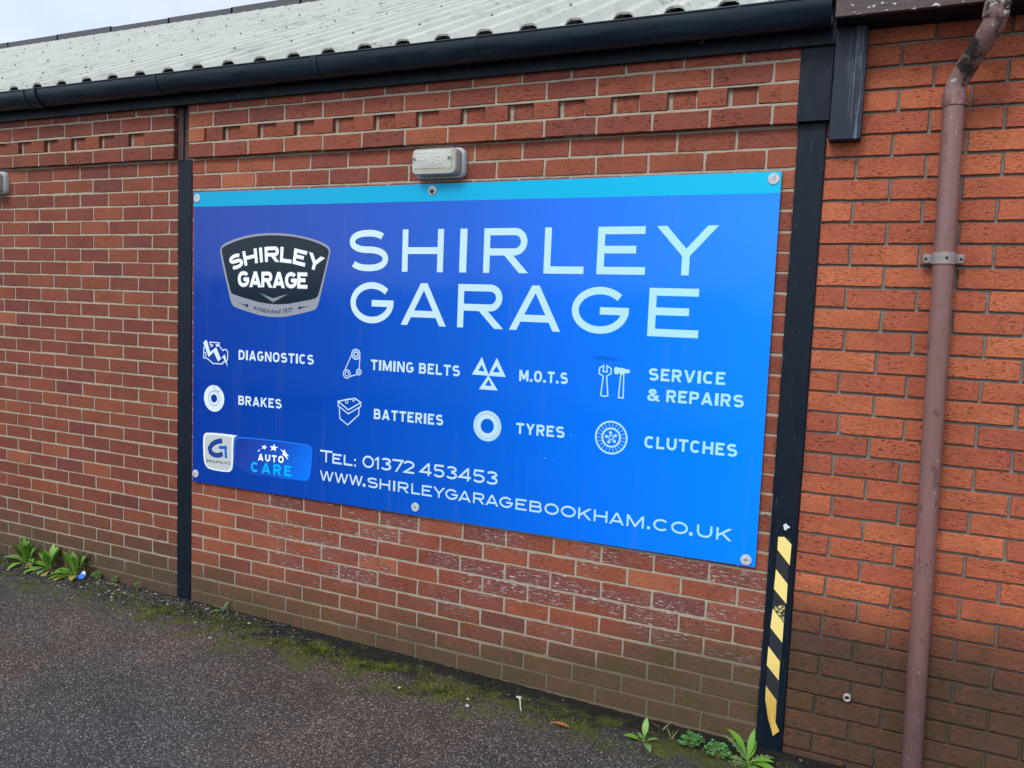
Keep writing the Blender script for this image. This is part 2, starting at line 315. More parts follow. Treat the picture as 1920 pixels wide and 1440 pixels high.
# ------------------------------------------------------------------ brick walls
ZR, CO = 2.225, 0.07725                                   # a bed joint and the course height
JT = 0.0095
def brick(mb, x0, x1, z0, z1, y, depth, a, mi=0, wob=0.0011):
    if x1 - x0 < 0.012: return
    y += ru(-0.0012, 0.0012); nx = max(2, int((x1 - x0) / 0.03)); nz = 2
    o = [(x0 + (x1 - x0) * i / nx, z0) for i in range(nx)] + [(x1, z0 + (z1 - z0) * i / nz) for i in range(nz)]
    o += [(x1 - (x1 - x0) * i / nx, z1) for i in range(nx)] + [(x0, z1 - (z1 - z0) * i / nz) for i in range(nz)]
    o = [(p + ru(-wob, wob), q + ru(-wob, wob)) for p, q in o]; n = len(o)
    cx, cz = (x0 + x1) / 2, (z0 + z1) / 2
    if rnd() < 0.18:                                       # a knocked corner
        k = random.choice((0, nx, nx + nz, 2 * nx + nz)); q = ru(.03, .09); o[k] = (o[k][0] + (cx - o[k][0]) * q * .5, o[k][1] + (cz - o[k][1]) * q * 1.6)
    ti, tk = ru(-.006, .006), ru(-.012, .012)
    b = 0.0020; v = []
    for p, q in o:
        v.append((p - math.copysign(min(b, abs(p - cx)), p - cx) * (abs(abs(p - cx) - (x1 - x0) / 2) < 0.003), y + (p - cx) * ti + (q - cz) * tk, q - math.copysign(min(b, abs(q - cz)), q - cz) * (abs(abs(q - cz) - (z1 - z0) / 2) < 0.003)))
    v += [(p, y + 0.0022 + ru(0, .0006), q) for p, q in o] + [(p, y + depth, q) for p, q in o]
    f = [tuple(range(n))]
    for L in (0, n): f += [(L + i, L + (i + 1) % n, L + n + (i + 1) % n, L + n + i) for i in range(n)]
    mb.add(v, f, mi, a)
def course(mb, x0, x1, z0, z1, ph, y, depth=0.016, mod=0.225, bias=0.0):
    """stretchers of one course; joints at ph + k * mod"""
    k = math.floor((x0 - ph) / mod); xs = [x0]
    while True:
        k += 1; j = ph + k * mod
        if j >= x1 - 0.02: break
        if j > x0 + 0.02: xs.append(j + ru(-.005, .005))
    xs.append(x1)
    for i in range(len(xs) - 1):
        a = min(1, max(0, random.gauss(0.52 + bias, 0.20)))
        dz = ru(-.0016, .0016)
        brick(mb, xs[i] + (JT / 2 if i else 0.001), xs[i + 1] - (JT / 2 if i < len(xs) - 2 else 0.001), z0 + JT / 2 + dz, z1 - JT / 2 + dz, y, depth, a)
def panel_wall(name, parent, x0, x1, mod, ph_even, ph_odd, rec_ph, mats, rows=None, band_ph=None, recm=0.2287, mrec=0.003):
    mb = MB()
    for r in range(-30, 2): course(mb, x0, x1, ZR + r * CO, ZR + (r + 1) * CO, ph_even if r % 2 == 0 else ph_odd, 0.0, mod=mod)
    Y = -0.030                                             # the projecting dentil band
    zz = [ZR + k * CO for k in (2, 3, 4, 5, 6)]
    course(mb, x0, x1, zz[0], zz[1], band_ph, Y, 0.046, recm); course(mb, x0, x1, zz[2], zz[3], band_ph, Y, 0.046, recm)
    course(mb, x0, x1, zz[3], zz[4], band_ph + recm / 2, Y, 0.046, recm)
    k = math.ceil((x0 + 0.05 - rec_ph) / recm); first = True; last = x0
    while rec_ph + k * recm + 0.113 < x1 - 0.03:
        a = rec_ph + k * recm
        if a - last > 0.14: brick(mb, last + 0.001, last + (a - last) * 0.5 - 0.005, zz[1] + .005, zz[2] - .005, Y, 0.046, rnd()); last = last + (a - last) * 0.5 + 0.005
        brick(mb, last + 0.001, a - 0.001, zz[1] + .005, zz[2] - .005, Y, 0.046, min(1, max(0, random.gauss(.55, .25))))
        brick(mb, a + 0.017, a + 0.107, zz[1] + .009, zz[2] - .004, -0.0105, 0.024, min(1, max(0, random.gauss(.55, .15))))
        last = a + 0.116; k += 1
    brick(mb, last, x1 - 0.001, zz[1] + .005, zz[2] - .005, Y, 0.046, rnd())
    mb.add([(x0, mrec, -0.4), (x1, mrec, -0.4), (x1, mrec, 2.72), (x0, mrec, 2.72)], [(0, 1, 2, 3)], 1)
    mb.box(x0 + .004, x1 - .004, -0.0075, 0.002, zz[1], zz[2], 1)
    mb.box(x0 + .004, x1 - .004, Y + 0.0035, 0.002, zz[0] + .0065, zz[1] + .004, 1); mb.box(x0 + .004, x1 - .004, Y + 0.0035, 0.002, zz[2] - .004, zz[4], 1)
    return mb.build(name, mats, parent, attr=True)

garage = thing('garage_building', 'long brick garage building with corrugated roof and dentil brick band', 'building')
panel_wall('wall', garage, -0.200, 2.811, 0.225, 0.0, 0.1125, 0.033, [m_brick, m_mortar], band_ph=-0.028)
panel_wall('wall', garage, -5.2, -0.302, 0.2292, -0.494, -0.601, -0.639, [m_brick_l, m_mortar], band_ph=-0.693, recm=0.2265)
# steel columns between the brick panels
mb = MB(); mb.box(-0.3015, -0.2005, -0.003, 0.1, -0.2, 2.376, bev=0.003); mb.box(-0.2995, -0.2025, 0.006, 0.1, 2.378, 2.70, 1)
mb.box(-0.2995, -0.262, -0.004, 0.006, 2.378, 2.655, 1)
mb.build('column', [m_black, m_rust], garage)['label'] = 'narrow black column with bare rusty top'
mb = MB(); mb.box(2.8115, 2.9105, -0.008, 0.1, -0.2, 2.388, bev=0.003); col = mb.build('column', m_black, garage); col['label'] = 'wider black column bearing hazard tape'
mb = MB(); mb.box(2.806, 2.919, -0.036, 0.1, 2.386, 2.70, bev=0.002); mb.build('cover_plate', m_black, garage)
mb = MB(); mb.poly([(2.868 + .011 * math.cos(t) * (1 + .35 * math.sin(3 * t + 1)), .873 + .011 * math.sin(t) * (1 + .3 * math.cos(4 * t))) for t in [i * math.pi / 9 for i in range(18)]], -0.0086); mb.build('paint_chip', flat('bare_white_chip', (0.55, 0.57, 0.6), .6), col)
# fascia board behind the gutter
mb = MB(); mb.box(-14.5, 2.922, -0.052, -0.036, 2.648, 2.80, bev=0.002); mb.build('fascia', m_black, garage)
# corrugated roof
SL = 0.497; ROW = []
prof = [(0.0, 0.0), (0.045, 0.0), (0.058, 0.006), (0.078, 0.038), (0.092, 0.045), (0.128, 0.045), (0.142, 0.038), (0.162, 0.006), (0.175, 0.0)]
xs = []
k0 = -72
for k in range(k0, 16):
    for px, pz in prof: xs.append((-0.154 + 0.2003 * k + px - 0.01, pz))
xs = [p for p in xs if p[0] < 2.925]
ys = [-0.112, 0.5, 1.35, 1.351, 2.2, 2.8, 2.801, 3.6, 4.25, 4.251, 5.0]; lift = [0.012, .012, .012, .004, .004, .004, -.004, -.004, -.004, -.012, -.012]
mb = MB(); N = len(xs); vs = []
for y, l in zip(ys, lift): vs += [(x, y, 2.779 + (y + 0.112) * SL + p + l - 0.012) for x, p in xs]
for y, l in zip(ys[:1], lift[:1]): vs += [(x, y + 0.003, 2.779 + p + l - 0.012 - 0.008) for x, p in xs]
n0 = len(ys) * N
fs = [(j * N + i, j * N + i + 1, (j + 1) * N + i + 1, (j + 1) * N + i) for j in range(len(ys) - 1) for i in range(N - 1)]
fs += [(i, i + 1, n0 + i + 1, n0 + i) for i in range(N - 1)]
mb.add(vs, fs, 0)
for yb in (0.35, 1.25, 2.35, 3.4, 4.6):                    # bolt heads along the purlins, on every other crest
    for k in range(k0, 15):
        if (k + int(yb * 3)) % 2: continue
        x = -0.154 + 0.2003 * k + 0.10; z = 2.779 + (yb + 0.112) * SL + 0.043
        mb.add([(x + .011 * math.cos(q), yb + .011 * math.sin(q), z + .011 * math.sin(q) * SL) for q in [i * math.pi / 3 for i in range(6)]] + [(x, yb, z + .016)], [(i, (i + 1) % 6, 6) for i in range(6)], 1)
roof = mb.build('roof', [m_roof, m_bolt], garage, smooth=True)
mb = MB()
for k in range(-15, 4):
    x0 = k * 1.1 - 0.3; zt = 2.779 + 5.11 * SL + 0.048 + ru(-.010, .010)
    mb.box(x0, x0 + 1.13, 4.94, 5.06, zt - 0.09, zt + ru(0, .016), 0)
mb.build('ridge_cap', m_ridge, roof)
mb = MB(); mb.box(-14.5, 2.90, 5.0, 5.1, 0, 5.2); mb.build('rear_wall', m_soffit, garage)
mb = MB(); mb.box(-14.5, 2.90, -0.02, 0.0005, 2.705, 2.765); mb.build('eaves_dark_box', m_soffit, garage)  # dark box put in so the void behind the eaves stays dark

gut = thing('roof_gutter', 'black half round gutter running along the eaves of the corrugated roof', 'gutter', (0, -0.115, 2.69))
def half(mb, x0, x1, ro, d, n=18, mi=0, t=0.004, cy=-0.1145, zt=2.772):
    vs = []
    for x in (x0, x1):
        for rr, dd in ((ro, d), (ro - t, d - t)):
            for i in range(n + 1):
                q = math.pi * i / n; vs.append((x, cy - rr * math.cos(q), zt - dd * math.sin(q)))
    m = n + 1; fs = []
    for i in range(n):
        fs += [(i, i + 1, 2 * m + i + 1, 2 * m + i), (m + i, m + i + 1, 3 * m + i + 1, 3 * m + i), (i, i + 1, m + i + 1, m + i), (2 * m + i, 2 * m + i + 1, 3 * m + i + 1, 3 * m + i)]
    fs += [(0, m, 3 * m, 2 * m), (n, m + n, 3 * m + n, 2 * m + n)]
    mb.add(vs, fs, mi)
mb = MB(); half(mb, -14.5, 2.908, 0.060, 0.083); mb.tube([(-14.5, -0.1745, 2.772), (2.908, -0.1745, 2.772)], 0.0042, 8); mb.build('gutter_run', m_gut, gut, smooth=True)
for x, wd, tk in ((-1.235, .10, .004), (-0.286, .028, .0035), (0.715, .028, .0035), (1.535, .022, .002), (2.60, .022, .002), (-2.3, .028, .0035), (-3.3, .1, .004)):
    mb = MB(); half(mb, x - wd / 2, x + wd / 2, 0.060 + tk, 0.083 + tk, t=tk - 0.0005)
    if wd > .05: half(mb, x - wd / 2 - .004, x - wd / 2 + .012, 0.069, 0.092, t=.0085); half(mb, x + wd / 2 - .012, x + wd / 2 + .004, 0.069, 0.092, t=.0085)
    mb.build('gutter_joint' if wd > .05 else 'gutter_bracket', m_gut, gut, smooth=True)

# the neighbouring brick building on the right
annex = thing('brick_building', 'orange brick building with brown timber eaves right of the black column', 'building')
mb = MB()
for r in range(-30, 8):
    z0 = 2.1795 + r * 0.0778
    course(mb, 2.9115, 6.2, z0, z0 + 0.0778, 3.020 if r % 2 == 0 else 3.137, 0.004, 0.022, 0.2265)
mb.add([(2.9115, 0.0165, -0.4), (6.2, 0.0165, -0.4), (6.2, 0.0165, 2.78), (2.9115, 0.0165, 2.78)], [(0, 1, 2, 3)], 1)
mb.build('wall', [m_brick_r, m_mortar_r], annex, attr=True)
mb = MB(); mb.box(2.922, 6.2, -0.168, -0.146, 2.699, 2.93, bev=0.002); mb.build('fascia', m_wood_brown, annex)
mb = MB(); mb.box(2.924, 6.2, -0.1455, 0.010, 2.702, 2.72); mb.build('soffit', m_soffit, annex)
mb = MB(); mb.box(2.9215, 3.028, -0.058, 0.002, 2.311, 2.7015, bev=0.0025); mb.build('end_board', m_wood_black, annex)

# brown downpipe
dp = thing('downpipe', 'faded brown plastic rainwater pipe with a swan neck top', 'drainpipe', (3.358, -0.062, 0.0))
def px(z): return 3.3105 + (2.42 - z) * 0.0205
PY = -0.060
mb = MB(); mb.tube([(px(z), PY, z) for z in (2.42, 2.0, 1.5, 1.0, 0.5, -0.1)], 0.0338, 28, caps=False); mb.build('pipe', m_pipe, dp, smooth=True)
mb = MB(); mb.tube([(px(2.40), PY, 2.400), (px(2.41), PY, 2.402), (px(2.42), PY, 2.43), (px(2.43), PY, 2.443), (px(2.43), PY, 2.4435)], [.0345, .0375, .038, .0375, .034], 28); mb.build('socket', m_pipe, dp, smooth=True)
pts = [(3.3103, PY, 2.43), (3.3105, PY - .001, 2.455), (3.315, PY - .006, 2.478), (3.326, PY - .020, 2.501), (3.344, PY - .05, 2.53), (3.365, PY - .09, 2.563), (3.382, PY - .125, 2.590), (3.394, PY - .15, 2.614), (3.400, PY - .163, 2.645), (3.401, PY - .166, 2.68), (3.401, PY - .166, 2.95)]
mb = MB(); mb.tube(pts, [.0335, .0335, .0335, .0335, .033, .033, .0335, .034, .034, .0335, .0335], 28); mb.build('swan_neck', m_neck, dp, smooth=True)
mb = MB(); mb.tube([(3.3955, PY - .155, 2.628), (3.396, PY - .156, 2.631), (3.400, PY - .164, 2.672), (3.4005, PY - .165, 2.676)], [.034, .0375, .0375, .034], 28); mb.build('socket', m_neck, dp, smooth=True)
zc = 1.893; cx = px(zc)
mb = MB()
vs = []; nn = 24
mb.tube([(cx, PY, zc - .020), (cx, PY, zc - .0195), (cx, PY, zc + .0195), (cx, PY, zc + .020)], [.034, .0385, .0385, .034], 28)
for sgn in (-1, 1):
    xa, xb = sorted((cx + sgn * .030, cx + sgn * .064)); mb.box(xa, xb, -0.036, -0.024, zc - .017, zc + .017, bev=.004); xa, xb = sorted((cx + sgn * .045, cx + sgn * .060)); mb.box(xa, xb, -.0245, .003, zc - .008, zc + .008)
br = mb.build('pipe_clip', m_clip, dp, smooth=True)
for dx, yy in ((-.054, -.036), (.054, -.036), (.006, PY - .0382)):
    mb = MB(); mb.lathe(cx + dx, yy, zc, [(.0048, 0), (.0048, .0018), (.0015, .0022), (.0012, .0012)], 12); mb.build('screw', m_dark, br)

# bulkhead lamps
def rrect(w, h, r, n=6):
    p = []
    for cx_, cz_, a0 in ((w - r, h - r, 0), (-w + r, h - r, 90), (-w + r, -h + r, 180), (w - r, -h + r, 270)):
        for i in range(n + 1): q = R(a0 + 90 * i / n); p.append((cx_ + r * math.cos(q), cz_ + r * math.sin(q)))
    return p
def loft(mb, x, z, secs, mi=0):
    base = None
    for (w, h, r, y) in secs:
        p = [(x + a, y, z + b) for a, b in rrect(w, h, r)]
        k = len(mb.v); mb.v += p; n = len(p)
        if base is not None:
            for i in range(n): mb.f.append((base + i, base + (i + 1) % n, k + (i + 1) % n, k + i)); mb.mi.append(mi); mb.a.append(.5)
        base = k
    mb.f.append(tuple(base + i for i in range(n))); mb.mi.append(mi); mb.a.append(.5)
m_dimple = Mat('dimple_shade', .4, (.16, .16, .14))
def lamp(x, z, label):
    t = thing('bulkhead_lamp', label, 'wall lamp', (x, 0, z), 'bulkhead lamps on the brick wall')
    mb = MB(); loft(mb, x, z, [(.124, .066, .030, .001), (.125, .067, .030, -.006), (.124, .066, .030, -.024), (.120, .062, .028, -.030), (.112, .056, .026, -.031)]); mb.build('lamp_base', m_lbase, t, smooth=True)
    mb = MB(); loft(mb, x, z, [(.115, .059, .026, -.030), (.115, .059, .026, -.036), (.113, .057, .025, -.074), (.108, .053, .022, -.080), (.103, .046, .012, -.0805)]); rim = mb.build('lens_rim', m_lens_rim, t, smooth=True)
    mb = MB(); x0, x1, z0, z1 = x - .102, x + .090, z - .030, z + .048
    nx, nz = 26, 14                                        # moulded prisms
    V = [(x0 + (x1 - x0) * i / nx, -.0815 - (.0022 if (i + j) % 2 else 0) - .006 * (1 - ((i / nx - .5) * 2) ** 2) * (1 - ((j / nz - .5) * 2) ** 2), z0 + (z1 - z0) * j / nz) for j in range(nz + 1) for i in range(nx + 1)]
    mb.add(V, [(j * (nx + 1) + i, j * (nx + 1) + i + 1, (j + 1) * (nx + 1) + i + 1, (j + 1) * (nx + 1) + i) for j in range(nz) for i in range(nx)], 0)
    for j, zz in enumerate((.034, .018, .002, -.014)):
        for i in range(14):
            if rnd() < .35: continue
            xx = x - .092 + i * .0135; mb.add([(xx + a, -.0905, z + zz + b) for a, b in ((-.0016, -.0016), (.0016, -.0016), (.0016, .0016), (-.0016, .0016))], [(0, 1, 2, 3)], 1)
    mb.build('lens', [m_lens, m_dimple], t)
    for dx in (-.096, .080):
        mb = MB(); mb.lathe(x + dx, -.083, z + .012, [(.0075, 0), (.0075, .006), (.0045, .0065), (.004, .003)], 14); s = mb.build('screw', m_lens_rim, t); mb = MB(); mb.lathe(x + dx, -.0865, z + .012, [(.0038, 0), (.0038, .001)], 12); mb.build('screw_slot', m_dark, s)
lamp(1.304, 2.297, 'clear bulkhead lamp with grey base just above the blue sign')
lamp(-1.80, 2.300, 'grey bulkhead lamp cut by the left edge of the photo')
D=dict(
rim=[(0.0122,1.9161),(0.0271,1.9389),(0.1016,1.966),(0.2243,1.9903),(0.3612,1.9973),(0.5,1.9872),(0.6086,1.9656),(0.6887,1.9401),(0.7103,1.9147),(0.7081,1.8977),(0.6449,1.6526),(0.632,1.6306),(0.6054,1.6167),(0.3683,1.5668),(0.1174,1.6152),(0.0903,1.6348),(0.0748,1.68),(0.0094,1.8979)],
core=[(0.0213,1.9161),(0.0362,1.9298),(0.1312,1.9615),(0.2475,1.9814),(0.3613,1.9864),(0.5002,1.9777),(0.6196,1.9527),(0.6891,1.9252),(0.7011,1.9062),(0.6978,1.8892),(0.6464,1.7044),(0.6335,1.6847),(0.6095,1.6732),(0.3672,1.6317),(0.0988,1.683),(0.0806,1.6985),(0.0202,1.9025)],
chev=[(0.2707,1.6975),(0.3637,1.6712),(0.457,1.6972),(0.365,1.6592)],
chev2=[(0.2835,1.6894),(0.364,1.6525),(0.4449,1.6894),(0.3651,1.657)],
dart1=[(0.138,1.6409),(0.1823,1.6355),(0.197,1.6383),(0.2059,1.6286),(0.1943,1.6214),(0.1812,1.63)],
dart2=[(0.586,1.639),(0.5398,1.6353),(0.5288,1.638),(0.5191,1.6289),(0.528,1.6218),(0.541,1.6292)],
eng1=[(-0.0353,1.417),(-0.0557,1.4196),(-0.0571,1.4308),(0.0094,1.4296),(0.0071,1.4192),(-0.0126,1.4191),(-0.0113,1.4127),(0.0077,1.4146),(0.0293,1.3949),(0.0367,1.3902),(0.0415,1.3969),(0.0566,1.3978),(0.067,1.3863),(0.0662,1.3483),(0.0579,1.3339),(0.0372,1.3326),(0.0331,1.3211),(-0.0345,1.3192),(-0.0626,1.3381),(-0.0825,1.3449),(-0.084,1.3721),(-0.099,1.376)],
eng2=[(-0.0848,1.4026),(-0.0979,1.4019),(-0.0994,1.3453),(-0.0875,1.3446)],
eng3=[(-0.0353,1.417),(-0.0371,1.4113),(-0.0538,1.4076)],
bolt=[(-0.0851,1.4401),(-0.1018,1.4252),(-0.0627,1.3508),(-0.0288,1.38),(0.0024,1.3314),(0.0358,1.3567),(0.0697,1.3067),(0.0478,1.3727),(0.0206,1.3479),(-0.0106,1.4066),(-0.0536,1.3785),(-0.0757,1.4373)],
brake=(-0.0249,1.135,0.0707,0.0387,0.0217),
calip=[(-0.02,1.207),(-0.026,1.184),(0.0087,1.1707),(0.0251,1.1893)],
tb1=(0.8703,1.4202,0.0264,0.0119),
tb2=(0.82,1.3222,0.0225,0.0124),
tb3=(0.8892,1.3363,0.016,0.0078),
tbl=[(0.8456,1.4169),(0.809,1.3426)],
tbl2=[(0.8935,1.4093),(0.8915,1.351)],
tbl3=[(0.8371,1.3106),(0.8841,1.3258)],
bat1=[(0.7726,1.1853),(0.8336,1.1487),(0.9048,1.1906),(0.8715,1.2074),(0.8241,1.199)],
bat2=[(0.7726,1.1853),(0.7732,1.1636),(0.8341,1.1298),(0.9053,1.1719),(0.9048,1.1906)],
bat3=[(0.7802,1.1574),(0.7853,1.1025),(0.8318,1.0752),(0.8939,1.1294),(0.8965,1.1673)],
bat4=[(0.8132,1.178),(0.8159,1.1995),(0.8304,1.2007),(0.8337,1.1798)],
bat5=[(0.8538,1.1913),(0.8574,1.2101),(0.871,1.2111),(0.8741,1.1937)],
mo0=[(1.5441,1.4477),(1.4976,1.3665),(1.5818,1.3663)],
mi0=[(1.5438,1.4121),(1.5281,1.3845),(1.5613,1.3843)],
mo1=[(1.6177,1.4482),(1.5774,1.366),(1.6644,1.3662)],
mi1=[(1.6179,1.4117),(1.5999,1.3841),(1.6347,1.3845)],
mo2=[(1.5795,1.3689),(1.5349,1.303),(1.6281,1.3042)],
mi2=[(1.5812,1.3493),(1.5652,1.3216),(1.5981,1.3216)],
tyre=(1.5831,1.1415,0.0688,0.0561,0.033),
span=[(2.1097,1.4455),(2.0921,1.434),(2.0914,1.4109),(2.1101,1.4011),(2.103,1.3213),(2.1188,1.317),(2.134,1.3212),(2.1247,1.4021),(2.1433,1.4144),(2.1434,1.4344),(2.1236,1.4456),(2.1257,1.4203),(2.1087,1.4199)],
ham=[(2.1556,1.4344),(2.1571,1.4411),(2.1665,1.4443),(2.1736,1.4393),(2.1894,1.441),(2.2048,1.4358),(2.2229,1.4359),(2.2237,1.4214),(2.2057,1.4201),(2.1946,1.4157),(2.1832,1.416),(2.1747,1.4191),(2.1739,1.4128),(2.1575,1.4132)],
hamh=[(2.1852,1.4151),(2.1976,1.4152),(2.1999,1.3169),(2.1794,1.3174)],
clu=(2.1574,1.1478,0.0705,0.0635,0.042,0.0346,0.0115),
gw=[(-0.1004,0.9117),(-0.0938,0.9365),(-0.0735,0.9506),(0.1431,0.9551),(0.1258,0.9484),(0.1112,0.93),(0.1102,0.7875),(0.0995,0.7625),(0.0754,0.751),(-0.0539,0.7511),(-0.0835,0.7701),(-0.096,0.805)],
gi=[(-0.0877,0.9096),(-0.0824,0.9273),(-0.0644,0.9401),(0.1084,0.9432),(0.0977,0.9286),(0.0992,0.7897),(0.0884,0.7697),(0.0688,0.7588),(-0.0472,0.7595),(-0.0745,0.7763),(-0.0852,0.8097)],
gb=[(0.1157,0.9169),(0.125,0.9382),(0.1474,0.9505),(0.5821,0.9574),(0.6139,0.9463),(0.6241,0.9281),(0.6133,0.7914),(0.5938,0.7728),(0.5741,0.7664),(0.1149,0.7568)],
gbi=[(0.1218,0.9142),(0.1303,0.932),(0.1518,0.9436),(0.5783,0.9506),(0.6054,0.9405),(0.6152,0.9255),(0.6133,0.7914),(0.5938,0.7728),(0.5741,0.7664),(0.1158,0.7569)],
G1=[(0.035,0.9147),(0.0164,0.9117),(-0.0103,0.9038),(-0.037,0.8873),(-0.0521,0.8651),(-0.0457,0.8452),(-0.0231,0.8339),(0.0082,0.8339),(0.0392,0.8459)],
G2=[(0.0122,0.8771),(0.0675,0.883)],
G3=[(0.0564,0.8904),(0.0623,0.8263)],
st1=[(0.2723,0.884),(0.2911,0.9003),(0.2841,0.8862)],
st2=[(0.3243,0.9246),(0.3246,0.9148),(0.3382,0.9125),(0.3243,0.9079),(0.3233,0.898),(0.3144,0.9049),(0.3001,0.9011),(0.3086,0.91),(0.3007,0.9176),(0.3148,0.9161)],
st3=[(0.3833,0.9347),(0.3877,0.9211),(0.4076,0.9204),(0.3902,0.9114),(0.3929,0.8974),(0.3776,0.9054),(0.3592,0.8973),(0.3673,0.9114),(0.3532,0.9204),(0.3736,0.9211)],
st4=[(0.4196,0.9141),(0.4423,0.9035),(0.4482,0.9156),(0.4567,0.8985),(0.4781,0.8812),(0.4631,0.8828),(0.4736,0.8611),(0.4488,0.8813),(0.4312,0.8859),(0.4425,0.8937)],
tp0=[(2.8425,0.8302),(2.8651,0.8337),(2.8928,0.808),(2.8918,0.7262),(2.8432,0.7798)],
tp1=[(2.8431,0.7024),(2.889,0.652),(2.8897,0.5733),(2.8403,0.6241)],
tp2=[(2.8416,0.5455),(2.8851,0.4959),(2.885,0.4176),(2.8374,0.4684)],
tp3=[(2.835,0.3926),(2.8816,0.3404),(2.882,0.2643),(2.8341,0.3153)],
tp4=[(2.8362,0.2319),(2.8795,0.1829),(2.8815,0.0928),(2.8654,0.1141)],
tpw=[(2.8424,0.5535),(2.8855,0.5675),(2.886,0.501),(2.845,0.5441)],
tpf=[(2.8366,0.2337),(2.8413,0.1826),(2.8558,0.1135),(2.877,0.0462),(2.8988,0.068),(2.8824,0.0949),(2.8558,0.1644)],
www=[('W',0.6711,0.7535),('W',0.7607,0.8411),('W',0.847,0.9259),('.',0.9276,0.9421),('S',0.9537,1.0132),('H',1.0234,1.0827),('I',1.0995,1.1106),('R',1.1262,1.1853),('L',1.2001,1.2479),('E',1.2571,1.3113),('Y',1.3166,1.3801),('G',1.3822,1.4474),('A',1.45,1.5142),('R',1.5259,1.5825),('A',1.588,1.6522),('G',1.6568,1.7227),('E',1.7362,1.7897),('B',1.803,1.8609),('O',1.8739,1.9405),('O',1.9501,2.018),('K',2.0293,2.0886),('H',2.0991,2.1591),('A',2.1677,2.2315),('M',2.2429,2.3156),('.',2.3302,2.3418),('C',2.3552,2.4196),('O',2.4293,2.497),('.',2.5032,2.5165),('U',2.5332,2.5937),('K',2.6101,2.6699)])
